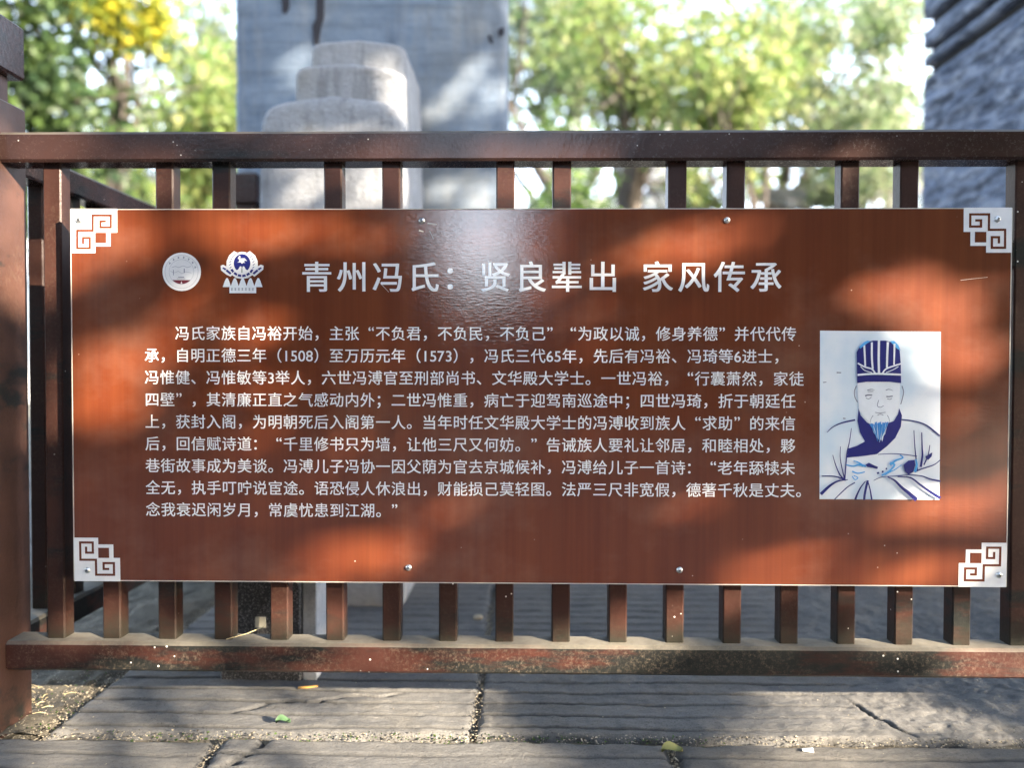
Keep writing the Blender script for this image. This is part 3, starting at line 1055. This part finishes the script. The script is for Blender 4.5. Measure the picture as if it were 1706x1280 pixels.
# scuffs and scratches on the varnish
sc = pst(([(0, 0), (1, 1)], 1, 1))
scr = stroke(px([(632, 470), (648, 487)]), .0009, .0004) + stroke(px([(1600, 467), (1625, 464), (1645, 462)]), .0006, .0003) + stroke(px([(716, 385), (722, 398)]), .001, .0005) \
    + stroke(px([(712, 372), (728, 374)]), .0022, .0008) + stroke(px([(698, 384), (706, 386)]), .0030, .002) + stroke(px([(770, 515), (800, 512)]), .0005, .0003) + stroke(px([(812, 520), (834, 518)]), .0005, .0003)
o = flat('scratches', scr, M['edge'], board, .0006)
o['kind'] = 'stuff'
o.location = BO

# ------------------------------------------------------------------ granite post behind the railing
gp = empty('granite_post', (-.5175, .285, GZ))
tag(gp, 'short speckled granite post coloured dark for shade and light on its sky-lit side, with a cream plate, right behind the railing at lower left', 'post')
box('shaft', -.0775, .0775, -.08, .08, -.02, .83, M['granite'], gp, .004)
box('sky_lit_side', .078, .105, -.072, .075, -.02, .83, M['skylit'], gp, .002)  # added slab: right side coloured lighter, as the sky lights it
box('plate', -.0085, .0115, -.083, -.0805, .105, .125, M['label'], gp, .0005)

# ------------------------------------------------------------------ carved stone in three tiers
carve = empty('stone_carving', (-.49, .83, GZ))
tag(carve, 'pale weathered stone carving with three stacked rounded tiers in front of the grey stele', 'stone carving')


def tier(name, xa, xb, ya, yb, z0, z1, arch, seed, e=.30, lean=0.0):
    """super-ellipsoid block: arched top, softly rounded left and front, rough right side"""
    nu, nv = 96, 60
    u = np.linspace(-math.pi, math.pi, nu, endpoint=False)
    v = np.linspace(-math.pi / 2, math.pi / 2, nv)
    U, Vv = np.meshgrid(u, v)
    f = lambda a, p: np.sign(a) * np.abs(a) ** p
    x = f(np.cos(Vv), e) * f(np.cos(U), e * .8)
    y = f(np.cos(Vv), e) * f(np.sin(U), e * .8)
    z = f(np.sin(Vv), e)
    cx, cy, cz = (xa + xb) / 2, (ya + yb) / 2, (z0 + z1) / 2
    X = cx + x * (xb - xa) / 2
    Y = cy + y * (yb - ya) / 2
    top = (z + 1) / 2
    Z = cz + z * (z1 - z0) / 2 - arch * (x ** 2) * top + lean * x * top
    P = np.stack([X.ravel(), Y.ravel(), Z.ravel()], 1)
    n = np.stack([x.ravel(), y.ravel(), z.ravel()], 1)
    n /= np.linalg.norm(n, axis=1)[:, None] + 1e-9
    rough = .0014 + .008 * np.clip(n[:, 0] * 1.8 - .8, 0, 1)
    P = P + n * (fbm(P * 26, 4, seed) * rough)[:, None]
    idx = np.arange(nu * nv).reshape(nv, nu)
    nxt = np.roll(idx, -1, axis=1)
    F = np.stack([idx[:-1], nxt[:-1], nxt[1:], idx[1:]], -1).reshape(-1, 4)
    P[:, 0] -= -.49 + .020; P[:, 1] -= .83; P[:, 2] -= GZ - .014
    return link(name, fast_mesh(name, P, F, True), M['carve'], carve)


tier('lower_tier', -.655, -.290, .66, 1.0, GZ - .03, .708, .034, 1, .13)
tier('middle_tier', -.578, -.297, .70, 1.01, .62, .798, .022, 2, .15, -.006)
tier('top_tier', -.548, -.302, .74, 1.02, .74, .872, .017, 3, .15, -.004)

# ------------------------------------------------------------------ stele
ste = empty('stone_stele', (-.50, 1.25, GZ))
tag(ste, 'tall grey-blue stone stele slab standing behind the railing, with dark drip stains', 'stele')


def rough_panel(name, x0, x1, z0, z1, y, depth, mat, parent, org, seed, amp, fx, fz, res=.012, edge=.012, rot=0):
    """slab facing -Y (rot=0) or -X (rot=1) with a hand-tooled face; full depth behind"""
    nx = max(3, int((x1 - x0) / res)); nz = max(3, int((z1 - z0) / res))
    gx, gz = np.meshgrid(np.linspace(x0, x1, nx), np.linspace(z0, z1, nz))
    X, Z = gx.ravel(), gz.ravel()
    P = np.stack([X * fx, Z * fz, np.full_like(X, seed)], 1)
    d = amp * fbm(P, 5, seed)
    if rot:
        d = amp * (1.1 - 2.2 * np.abs(fbm(P * .8, 3, seed + 40))) + d * .5
    e = np.minimum(np.minimum(X - x0, x1 - X), np.minimum(Z - z0, z1 - Z))
    if rot:
        d = d * np.clip(e / .03, 0, 1)
    d = d - edge * np.clip(1 - e / edge, 0, 1) ** 2
    V = np.stack([X, y - d, Z], 1)
    idx = np.arange(nx * nz).reshape(nz, nx)
    F = np.stack([idx[:-1, :-1], idx[:-1, 1:], idx[1:, 1:], idx[1:, :-1]], -1).reshape(-1, 4)
    rim = np.concatenate([idx[0, :], idx[1:, -1], idx[-1, -2::-1], idx[-2:0:-1, 0]])
    low = V[rim].copy(); low[:, 1] = y + depth
    n0 = len(V); k = len(rim); a = np.arange(k); b = (a + 1) % k
    V = np.concatenate([V, low])
    F = np.concatenate([F, np.stack([rim[a], n0 + a, n0 + b, rim[b]], 1)])
    # back
    V = np.concatenate([V, [[x0, y + depth, z0], [x1, y + depth, z0], [x1, y + depth, z1], [x0, y + depth, z1]]])
    F = np.concatenate([F, [[len(V) - 1, len(V) - 2, len(V) - 3, len(V) - 4]]])
    if rot:
        V = np.stack([V[:, 1], -V[:, 0], V[:, 2]], 1)
    V = V - np.array(org)
    return link(name, fast_mesh(name, V, F, True), mat, parent)


rough_panel('slab', -.926, -.074, GZ - .05, 2.3, 1.18, .17, M['stele'], ste, (-.50, 1.25, GZ), 5, .004, 5, 16, edge=.018)


def yp(pts, Y, org):
    return [(atY(x, y, Y)[0] - org[0], atY(x, y, Y)[2] - org[2]) for x, y in pts]


og = (-.50, 1.25, GZ)
polys = [yp([(468, -40), (484, -40), (483, 15), (478, 24), (471, 22)], 1.18, og),
         yp([(526, -60), (542, -60), (541, 30), (536, 45), (534, 62), (532, 78), (527, 81), (523, 68), (521, 45), (528, 30)], 1.18, og),
         yp([(812, 58), (818, 60), (822, 74), (816, 72)], 1.18, og), yp([(829, 50), (840, 46), (840, 58), (832, 62)], 1.18, og)]
for q in polys:
    o = flat('drip_stain', [q], M['stain'], ste, .0)
    o.location = (0, 1.1735 - 1.25, 0)

# ------------------------------------------------------------------ rough stone wall at the right
wall = empty('stone_wall', (1.7, 1.6, GZ))
tag(wall, 'rough chiselled blue-grey stone wall with horizontal joints coloured black for shade, behind the right end of the railing', 'wall')
wo = (1.7, 1.6, GZ)
lv = [(GZ - .05, 1.298), (1.352, 1.388), (1.430, 1.500), (1.555, 2.00), (2.04, 2.7)]
sd = 20
for z0, z1 in lv:
    sd += 1
    # built along its own X then turned to face left (-X): local x = -worldY
    rough_panel('stone_course', -2.17, -.86, z0, z1, 1.70 + random.uniform(0, .004), .55, M['wall'], wall, wo, sd, .012 if z1 - z0 > .3 else .002, 9, 24, res=.008, edge=.004, rot=1)
box('joint_shade_core', .04, .54, -.735, .565, 0, 3.22, M['black'], wall, .0)  # shallow core coloured near-black as the shade inside the joints

# ------------------------------------------------------------------ leaves and trees
def leaves(name, C, size, mat, parent=None, kind=None, org=(0, 0, 0), flatz=.0, aspect=.55):
    n = len(C)
    d = rng.normal(size=(n, 3))
    d[:, 2] *= (1 - flatz * .5)
    d /= np.linalg.norm(d, axis=1)[:, None]
    u = rng.normal(size=(n, 3))
    u -= (u * d).sum(1)[:, None] * d
    u /= np.linalg.norm(u, axis=1)[:, None]
    w = np.cross(d, u)
    s = size * rng.uniform(.6, 1.3, n)[:, None]
    C = C - np.array(org)
    V = np.stack([C - u * s * .5, C + w * s * aspect * .5 + u * s * .05, C + u * s * .5, C - w * s * aspect * .5 + u * s * .05], 1).reshape(-1, 3)
    # fold along the midrib
    V = V.reshape(-1, 4, 3)
    V[:, 1] += d * s * .12
    V[:, 3] += d * s * .12
    V = V.reshape(-1, 3)
    b = np.arange(n)[:, None] * 4
    F = np.concatenate([b + np.array([[0, 1, 2]]), b + np.array([[0, 2, 3]])], 0)
    me = fast_mesh(name, V, F)
    o = link(name, me, mat, parent)
    if kind:
        o['kind'] = kind
    return o


def tree(x, y, h, label, crown, leafmat, nleaf, size, group=None, trunk_r=.12, lean=(0, 0), clumps=26, seed=0, base=GZ, limbs=7, name='tree'):
    """crown: (cx,cy,cz,rx,ry,rz)"""
    r = np.random.default_rng(seed)
    t = empty(name, (x, y, base))
    tag(t, label, 'tree' if name.endswith('tree') else 'shrub', group)
    V, F = [], []
    top = np.array([lean[0], lean[1], h * .45])
    def add(path, rr, n=8):
        v, f = tube(path, rr, n, .12)
        o = len(V)
        V.extend(v)
        F.extend([tuple(i + o for i in q) for q in f])
    add([(0, 0, -.05), (lean[0] * .3, lean[1] * .3, h * .2), top], [trunk_r * 1.25, trunk_r, trunk_r * .75], 10)
    cx, cy, cz, rx, ry, rz = crown
    cl = []
    for i in range(clumps):
        d = r.normal(size=3); d /= np.linalg.norm(d)
        q = r.uniform(.25, .95)
        cl.append(np.array([cx - x, cy - y, cz - base]) + d * q * np.array([rx, ry, rz]))
    for i in range(min(limbs, len(cl))):
        e_ = cl[i]
        mid = top * .5 + e_ * .5 + r.normal(size=3) * .12
        st = top * r.uniform(.6, 1)
        add([st, mid, e_], [trunk_r * .5, trunk_r * .28, trunk_r * .08], 6)
        for k in range(3):
            e2_ = e_ + r.normal(size=3) * np.array([rx, ry, rz]) * .4
            add([mid, (mid + e2_) / 2 + r.normal(size=3) * .08, e2_], [trunk_r * .2, trunk_r * .11, trunk_r * .04], 5)
    link('trunk', mesh('trunk', V, F, True), M['bark'], t)
    cl = np.array(cl)
    ids = r.integers(0, len(cl), nleaf)
    rad_ = r.uniform(.16, .36, len(cl)) * min(rx, ry, rz) * 1.3
    C = cl[ids] + r.normal(size=(nleaf, 3)) * rad_[ids][:, None] * .75
    leaves('crown', C, size, leafmat, t, None)
    return t


def at(x, y, Y):
    return atY(x, y, Y)


# left background: dark green tree, yellow branch, lime shrubs
tree(-5.6, 5.6, 5.5, 'dark green leafy tree at the far left behind the railing', (-4.9, 5.4, 2.9, 1.45, 1.0, 1.7), M['l_dark'], 9000, .13, 'trees beyond the enclosure', .14, (.3, 0), 30, 1, name='leafy_tree')
tree(-4.6, 7.0, 5.5, 'yellow-leaved autumn tree between the dark tree and the stele', (-3.95, 6.2, 3.3, .50, .4, .50), M['l_yellow'], 1300, .12, 'trees beyond the enclosure', .09, (.25, 0), 9, 2, name='autumn_tree')
tree(-4.3, 8.2, 4.5, 'lime green bushy tree just left of the stele', (-3.85, 8.0, 2.75, 1.5, .9, 1.0), M['l_lime'], 5200, .13, 'trees beyond the enclosure', .10, (0, 0), 24, 3, name='lime_tree')
tree(-2.9, 9.5, 4.5, 'pale green slender tree whose leaves touch the left edge of the stele', (-3.2, 9.4, 3.3, .9, .7, 1.6), M['l_pale'], 2600, .13, 'trees beyond the enclosure', .08, (0, 0), 18, 4, name='slender_tree')
# right background
tree(1.25, 8.8, 7, 'large lime green tree with forked grey branches right of the stele', (1.7, 8.4, 4.0, 2.1, 1.0, 2.1), M['l_lime'], 6500, .11, 'trees beyond the enclosure', .15, (.1, 0), 34, 5, limbs=10, name='lime_tree')
tree(3.6, 9.6, 6.5, 'pale yellow-green tree with long bare boughs beside the stone wall', (4.3, 9.4, 3.8, 2.3, 1.0, 2.0), M['l_pale'], 11000, .11, 'trees beyond the enclosure', .12, (-.2, 0), 22, 6, limbs=12, name='pale_tree')
tree(3.9, 8.1, 5.2, 'slim pale tree whose crown touches the top of the stone wall', (3.9, 8.0, 3.3, .85, .7, 1.6), M['l_pale'], 4200, .10, 'trees beyond the enclosure', .07, (0, 0), 22, 14, name='pale_tree')
tree(2.5, 7.2, 4.5, 'yellow-green low tree in the middle of the gap between stele and wall', (2.25, 7.2, 2.9, .95, .7, .75), M['l_lime'], 3000, .11, 'trees beyond the enclosure', .08, (0, 0), 16, 7, name='low_tree')
tree(.35, 6.6, 2.6, 'mid green shrub close to the right edge of the stele', (.42, 6.4, 1.7, .62, .5, 1.1), M['l_green'], 3000, .09, None, .05, (0, 0), 14, 8, name='shrub')
tree(1.9, 9.5, 2.6, 'round green shrub in front of the white pavilion pillars', (2.15, 9.4, 2.0, .45, .5, 1.0), M['l_lime'], 1500, .10, None, .05, (0, 0), 10, 9, name='round_shrub')
tree(-6.6, 9.5, 3.6, 'low green shrub in front of the white house at far left', (-5.9, 9.2, 2.3, 1.3, .8, .9), M['l_green'], 3500, .12, None, .06, (0, 0), 16, 10, name='garden_shrub')
tree(.9, 13.5, 9, 'tall pale tree far behind the pavilion', (-.2, 13.5, 6.2, 4.2, 1.4, 2.9), M['l_pale'], 12000, .17, 'trees beyond the enclosure', .2, (0, 0), 40, 12, limbs=14, name='tall_tree')
tree(-6.5, 14.5, 9, 'tall pale tree far behind the lime trees at left', (-6.2, 14.5, 5.6, 3.2, 1.4, 2.6), M['l_pale'], 9000, .17, 'trees beyond the enclosure', .2, (0, 0), 30, 13, limbs=14, name='tall_tree')

# ------------------------------------------------------------------ far buildings
pav = empty('pavilion', (1.6, 12.6, GZ))
tag(pav, 'white-pillared pavilion on a pale stone terrace far behind, right of the stele', 'pavilion')
box('terrace', -1.6, 1.4, -1.2, 3.0, 0, 3.38, M['plaster'], pav, .03)
for xx in (-.72, .62, 1.15):
    box('pillar', xx - .17, xx + .17, -.9, -.56, 3.62, 4.7, M['plaster'], pav, .04)
    box('plinth', xx - .22, xx + .22, -.95, -.51, 3.38, 3.62, M['tile'], pav, .03)

gh = empty('gatehouse', (4.4, 8.6, GZ))
tag(gh, 'grey tiled gatehouse with a dark doorway and white jamb, beside the stone wall', 'gatehouse')
box('wall_panel', -.20, 1.6, .2, 2.0, 0, 2.55, M['darkwood'], gh, .01)
box('door', -.15, .10, .12, .19, 0, 2.45, M['redpaint'], gh, .005)
box('jamb', .16, .33, .05, .19, 0, 2.8, M['plaster'], gh, .01)
# sweeping tiled eave rising to the right
V, F = [], []
for i in range(13):
    t_ = i / 12
    x = -1.25 + 2.9 * t_
    z = 2.42 + .62 * t_ ** 1.3 + (.12 * (1 - t_) ** 4)
    for dy, dz in ((-.35, 0), (-.35, .12), (.9, .55), (.9, .40)):
        V.append((x, dy, z + dz))
for i in range(12):
    for j in range(4):
        F.append((i * 4 + j, (i + 1) * 4 + j, (i + 1) * 4 + (j + 1) % 4, i * 4 + (j + 1) % 4))
F += [(0, 1, 2, 3), (51, 50, 49, 48)]
link('roof', mesh('roof', V, F), M['tile'], gh)

wh = empty('white_house', (-7.6, 11.5, GZ))
tag(wh, 'white-walled house with grey tile coping behind the trees at far left', 'house')
box('wall_panel', -2.0, 2.5, 0, 2.5, 0, 3.5, M['plaster'], wh, .01)
box('roof', -2.2, 2.7, -.25, 2.7, 3.5, 3.72, M['tile'], wh, .04)
box('roof_ridge', -2.2, 2.7, .9, 1.2, 3.72, 4.0, M['tile'], wh, .04)
box('window', .2, 1.0, -.03, .0, 1.9, 2.9, M['darkwood'], wh, .005)

# ------------------------------------------------------------------ unseen trees and wall added behind the viewer to shape the varnish glare
for i, (tx, ty, cr, nl, lb) in enumerate([
        (-3.9, -7.5, (-3.2, -7.5, 1.4, 2.9, 1.3, 2.7), 13000, 'broad dark green tree placed behind the viewer to bound the reflected gap of sky on its left'),
        (3.6, -8.0, (2.25, -8.0, 1.3, 2.6, 1.3, 2.8), 13000, 'broad dark green tree placed behind the viewer to bound the reflected gap of sky on its right'),
        (-4.6, -2.2, (-4.7, -2.4, 2.2, 1.5, 2.2, 2.6), 9000, 'dark green tree added close by on the left behind the viewer to dim the sky light'),
        (4.9, -7.4, (4.7, -7.6, 1.9, 1.5, 1.4, 2.5), 9000, 'dense dark tree added just left of the shade tree to shade the courtyard behind the viewer'),
        (-8.4, -4.5, (-8.4, -4.5, 2.6, 2.0, 2.6, 3.2), 9000, 'dark green tree added far to the left behind the viewer to dim the sky light'),
        (6.6, -11.0, (6.6, -11.0, 2.8, 1.8, 1.2, 2.4), 7000, 'dark green tree added beyond the shade tree as a dark screen behind the viewer')]):
    tree(tx, ty, 6.5, lb, cr, M['l_shade'], nl, .27, 'added trees behind the viewer', .18, (0, 0), 44, 30 + i, name='light_screen_tree')
tree(-3.2, -3.4, 8.5, 'tall spreading tree added behind the viewer, its crown overhead dimming the sky light', (-.9, -1.6, 4.6, 4.2, 3.0, .9), M['l_shade'], 15000, .22, 'added trees behind the viewer', .2, (1.2, .8), 60, 40, limbs=16, name='sky_blocking_tree')  # unseen crown added overhead to cut the sky light
bw = empty('added_courtyard_wall', (0, -12.5, GZ))  # unseen wall added to close the reflected sky gap from below
tag(bw, 'long grey courtyard wall with tiled coping added behind the viewer below the reflected gap of sky', 'wall')
box('wall_panel', -14, 14, 0, .4, 0, 1.75, M['tile'], bw, .01)
box('coping', -14, 14, -.15, .55, 1.75, 1.95, M['tile'], bw, .03)

# ------------------------------------------------------------------ the tree whose crown dapples the sunlight
SU = np.array([.5811, .8138, 0.0])                      # horizontal, across the sun's direction
SV = np.cross(np.array(SUN), SU); SV = SV if SV[2] > 0 else -SV
SW = np.array(SUN)
PLANES = {'sign': lambda x, y: atY(x, y, 0), 'rail': lambda x, y: atY(x, y, YR0), 'stele': lambda x, y: atY(x, y, 1.18), 'carve': lambda x, y: atY(x, y, .68),
          'ground': lambda x, y: atZ(x, y, GZ), 'post': lambda x, y: atX(x, y, XL), 'bal': lambda x, y: atY(x, y, YB0)}
# holes cut in the crown so sun patches land where wanted: surface, centre, radii, angle (deg, picture), openness
SUN_HOLES = [
    ('sign', 195, 395, 90, 35, 0, .9), ('sign', 440, 380, 130, 40, 0, .75), ('sign', 600, 400, 90, 30, 0, .55), ('sign', 195, 640, 75, 75, 0, 1.0), ('sign', 330, 560, 150, 38, -8, .8),
    ('sign', 540, 610, 140, 45, -10, .35), ('sign', 870, 420, 60, 30, 0, .4), ('sign', 950, 500, 70, 40, 0, .45), ('sign', 1150, 400, 90, 38, -10, .8), ('sign', 590, 925, 90, 38, 10, .95), ('sign', 700, 880, 80, 40, -30, .6),
    ('sign', 1540, 505, 110, 50, 8, 1.0), ('sign', 1600, 590, 60, 60, 0, .9), ('sign', 1610, 900, 85, 65, 0, 1.0), ('sign', 1530, 950, 90, 35, -25, .9), ('sign', 1150, 865, 80, 25, 0, .35), ('sign', 1465, 680, 120, 130, 0, .2), ('sign', 1150, 420, 120, 45, -8, .6),
    ('rail', 60, 240, 80, 40, 0, .8), ('rail', 200, 262, 120, 22, 0, .9), ('rail', 690, 265, 130, 25, 0, .95), ('rail', 900, 258, 120, 28, 0, .95), ('rail', 1390, 262, 70, 25, 0, .9), ('rail', 860, 300, 190, 35, 0, .9), ('rail', 280, 310, 90, 35, 0, .7), ('rail', 1405, 310, 40, 35, 0, .9),
    ('post', 20, 400, 40, 110, 0, 1.0), ('bal', 95, 400, 40, 110, 0, 1.0), ('carve', 560, 300, 120, 80, 0, .5), ('carve', 680, 130, 30, 90, 0, .8),
    ('stele', 795, 150, 45, 60, 25, .42), ('stele', 740, 190, 50, 25, 0, .25), ('stele', 495, 110, 30, 45, 25, .4), ('stele', 780, 320, 70, 40, 0, .5),
    ('ground', 700, 1190, 130, 330, 0, 1.0), ('ground', 400, 1215, 180, 120, 0, .6), ('ground', 110, 1175, 70, 120, 0, .7), ('ground', 1390, 1175, 160, 170, 4, .95), ('ground', 1560, 1205, 160, 22, 10, .9),
    ('ground', 920, 1265, 160, 30, 0, .5), ('ground', 1660, 1180, 60, 10, 8, .6), ('ground', 1380, 1000, 90, 8, 8, .8), ('ground', 1550, 1030, 60, 8, 5, .5),
    ('rail', 350, 1062, 420, 13, 0, .9), ('rail', 1560, 1075, 260, 20, 0, 1.0), ('rail', 1000, 1070, 300, 10, 0, .6), ('rail', 1640, 1110, 80, 50, 0, .8), ('rail', 1590, 1040, 130, 40, 0, 1.0), ('rail', 820, 1110, 180, 30, 0, .7), ('rail', 520, 1020, 100, 50, 0, .9), ('rail', 200, 1040, 90, 40, 0, .7), 
]
mats = []
for s_, cx, cy, rx, ry, ang, op in SUN_HOLES:
    f_ = PLANES[s_]
    a = rad(ang)
    c0 = f_(cx, cy)
    q0 = np.array([c0 @ SU, c0 @ SV])
    c1 = f_(cx + rx * math.cos(a) * .5, cy + rx * math.sin(a) * .5); q1 = np.array([c1 @ SU, c1 @ SV]) - q0
    c2 = f_(cx - ry * math.sin(a) * .5, cy + ry * math.cos(a) * .5); q2 = np.array([c2 @ SU, c2 @ SV]) - q0
    A = np.stack([q1 * 2, q2 * 2], 1)
    if abs(np.linalg.det(A)) < 1e-9:
        continue
    mats.append((q0, np.linalg.inv(A), op))


def openness(uv):
    T = np.zeros(len(uv))
    for q0, Ai, op in mats:
        r = np.linalg.norm((uv - q0) @ Ai.T, axis=1)
        T = np.maximum(T, op * np.clip((1.16 - r) / .22, 0, 1))
    return T


sh = empty('shade_tree', tuple(SU * 1.1 + np.array([SW[0], SW[1], 0]) * 6.2 + np.array([0, 0, GZ])))
tag(sh, 'low spreading tree at the right behind the viewer, its crown shaped to dapple the board', 'tree')
shl = np.array(sh.location)
NL = 190000
w = rng.uniform(5.0, 6.6, NL)
u = rng.uniform(-2.9, 2.9, NL)
v = rng.uniform(-1.35, 1.9, NL)
# ragged outer border
keep = rng.random(NL) < np.clip((2.9 - u) / .5, 0, 1) * np.clip((u + 2.9) / .5, 0, 1) * np.clip((1.9 - v) / .5, 0, 1)
T = openness(np.stack([u, v], 1))
# clumpy filling with natural small holes
cl = fbm(np.stack([u * 3.2, v * 3.2, w * .35], 1), 3, 77)
dens = np.clip(.95 + .45 * cl, .45, 1)
keep &= rng.random(NL) < dens * np.clip(1 - T, 0, 1) ** 2.2  # leaves removed wherever the sun must reach a bright patch
C = u[:, None] * SU + v[:, None] * SV + w[:, None] * SW
C = C[keep]
C = C[C[:, 2] > GZ + .35]
leaves('crown', C, .066, M['l_green'], sh, None, shl, aspect=.6)
V, F = [], []
top = SU * .75 + SV * -.55 + SW * 6.1
def addt(path, rr, n=7):
    v_, f_ = tube([np.array(p) - shl for p in path], rr, n, .1)
    o_ = len(V)
    V.extend(v_); F.extend([tuple(i + o_ for i in q) for q in f_])
base_ = shl.copy()
addt([base_, base_ * .5 + top * .5 + np.array([.05, .05, 0]), top], [.09, .075, .06], 10)
for uu, vv in ((-.9, .1), (-.2, .35), (.45, .75), (1.1, .9), (1.9, .6), (2.3, .0), (.0, -.35), (.4, -.2)):
    e_ = SU * uu + SV * vv + SW * 6.1
    mid = top * .45 + e_ * .55 + np.array([0, 0, .06])
    addt([top, mid, e_], [.03, .015, .005])
link('trunk', mesh('trunk', V, F, True), M['bark'], sh)

# ------------------------------------------------------------------ litter on the paving
def leaf_thing(name, px_, py_, L, mat, label, rot, cat='leaf'):
    p = atZ(px_, py_, GZ + .004)
    V, F = [], []
    n = 7
    for i in range(n):
        t_ = i / (n - 1)
        wd = L * .32 * math.sin(math.pi * min(1, t_ * 1.02)) ** .8
        z = .004 * math.sin(t_ * 5) + .001
        V += [((t_ - .5) * L, -wd, z + .006), ((t_ - .5) * L, 0, z), ((t_ - .5) * L, wd, z + .007)]
    for i in range(n - 1):
        for j in (0, 1):
            a = i * 3 + j
            F.append((a, a + 3, a + 4, a + 1))
    o = link(name, mesh(name, V, F, True), mat, None, (p[0], p[1], GZ + .004))
    o.rotation_euler = (rad(10), rad(-6), rot)
    return tag(o, label, cat)


leaf_thing('fallen_leaf', 472, 1205, .024, M['leafA'], 'curled green leaf lying on the paving below the left part of the board', .3)
leaf_thing('fallen_leaf', 1120, 1253, .034, M['leafB'], 'long yellow leaf lying in the front paving joint', .1)
p = atZ(513, 1145, GZ + .008)
v_, f_ = tube([(-.018, 0, 0), (0, .001, .001), (.018, .002, .003)], [.0025, .0027, .002], 6)
o = link('twig', mesh('twig', v_, f_, True), M['orange'], None, (p[0], p[1], GZ + .006))
tag(o, 'short orange twig on the paving under the bottom rail', 'twig')
p = atZ(412, 1060, ZB1 + .001)
v_, f_ = tube([(-.028, -.020, .001), (0, 0, .004), (.022, .016, .010)], [.0008, .0009, .0007], 5)
o = link('straw', mesh('straw', v_, f_, True), M['straw'], None, (p[0], p[1], ZB1 + .001))
tag(o, 'thin dry straw lying across the dusty bottom rail', 'straw')
p = atZ(1345, 1256, GZ)
V = [(-.009, -.005, .006), (.008, -.006, .004), (.010, .004, .006), (-.007, .005, .004), (-.009, -.005, .007), (.008, -.006, .005), (.010, .004, .007), (-.007, .005, .005)]
o = link('paper_scrap', mesh('paper_scrap', V, [(0, 3, 2, 1), (4, 5, 6, 7), (0, 1, 5, 4), (1, 2, 6, 5), (2, 3, 7, 6), (3, 0, 4, 7)]), M['white'], None, (p[0], p[1], GZ))
tag(o, 'small white paper scrap on the paving at lower right', 'paper')


def pebble(pxx, pyy, r, mat, label):
    p = atZ(pxx, pyy, GZ)
    bm = bmesh.new()
    bmesh.ops.create_icosphere(bm, subdivisions=2, radius=r)
    for v in bm.verts:
        v.co *= 1 + .25 * float(vnoise(np.array([[v.co.x / r * 1.3, v.co.y / r * 1.3, v.co.z / r]]), 3)[0])
        v.co.z *= .6
    me = bpy.data.meshes.new('pebble'); bm.to_mesh(me); bm.free()
    o = link('pebble', me, mat, None, (p[0], p[1], GZ + r * .5))
    return tag(o, label, 'pebble')


pebble(797, 1033, .012, M['chips'], 'yellowish pebble on the paving behind the middle balusters')


def debris(name, boxes, n, smin, smax, mat, seed):
    r = np.random.default_rng(seed)
    V, F = [], []
    for (x0_, x1_, y0_, y1_, wgt) in boxes:
        m = int(n * wgt)
        C = np.stack([r.uniform(x0_, x1_, m), r.uniform(y0_, y1_, m), r.uniform(GZ - .006, GZ + .004, m)], 1)
        for c in C:
            s = r.uniform(smin, smax)
            a = r.uniform(0, 6.28)
            asp = r.uniform(.25, 1)
            dx, dy = math.cos(a) * s, math.sin(a) * s
            ex, ey = -math.sin(a) * s * asp, math.cos(a) * s * asp
            z = [r.uniform(0, s * .8) for _ in range(4)]
            k_ = len(V)
            V += [(c[0] - dx, c[1] - dy, c[2] + z[0]), (c[0] + ex, c[1] + ey, c[2] + z[1]), (c[0] + dx, c[1] + dy, c[2] + z[2]), (c[0] - ex, c[1] - ey, c[2] + z[3]), (c[0], c[1], c[2] - s * .3)]
            F += [(k_, k_ + 1, k_ + 2), (k_, k_ + 2, k_ + 3), (k_, k_ + 4, k_ + 1), (k_ + 1, k_ + 4, k_ + 2), (k_ + 2, k_ + 4, k_ + 3), (k_ + 3, k_ + 4, k_)]
    o = link(name, mesh(name, V, F), mat)
    o['kind'] = 'stuff'
    return o


jb = [(-1.2, 1.3, -.028, .004, 1.0), (-.815, -.785, 0, .8, .35), (-.108, -.092, 0, .7, .3), (.204, .217, -.3, -.03, .2), (-.506, -.494, -.3, -.03, .2)]
o = debris('dry_litter', jb + [(-1.1, -.80, 0, .25, .5), (.5, 1.2, .02, .2, .12), (-.8, .7, -.15, .3, .06)], 1700, .0008, .0024, M['chips'], 1)
o['label'] = 'crumbs of dry leaf and straw in the paving joints'
o = debris('dark_litter', jb + [(-1.1, -.80, 0, .3, .4)], 500, .001, .0028, M['chipsd'], 2)
o['label'] = 'dark crumbs of soil in the paving joints'
o = debris('moss', [(-.7, .3, -.027, .002, 1.0), (-.9, -.78, 0, .3, .4)], 260, .0012, .003, M['l_green'], 3)
o['label'] = 'tiny moss tufts in the front paving joint'
r = np.random.default_rng(9)
V, F = [], []
for _ in range(60):
    a = r.uniform(0, 3.14); L = r.uniform(.004, .013)
    c = np.array([r.uniform(-1.02, -.84), r.uniform(.0, .18), GZ + r.uniform(0, .008)])
    d = np.array([math.cos(a), math.sin(a) * .6, r.uniform(-.1, .25)]) * L
    v_, f_ = tube([c - d, c + d * .1 + np.array([0, 0, .002]), c + d], [.0007, .0008, .0005], 4)
    k_ = len(V); V += v_; F += [tuple(i + k_ for i in q) for q in f_]
o = link('dead_grass', mesh('dead_grass', V, F), M['straw'])
o['kind'] = 'stuff'
o['label'] = 'dead grass stalks on the earth beside the corner post'
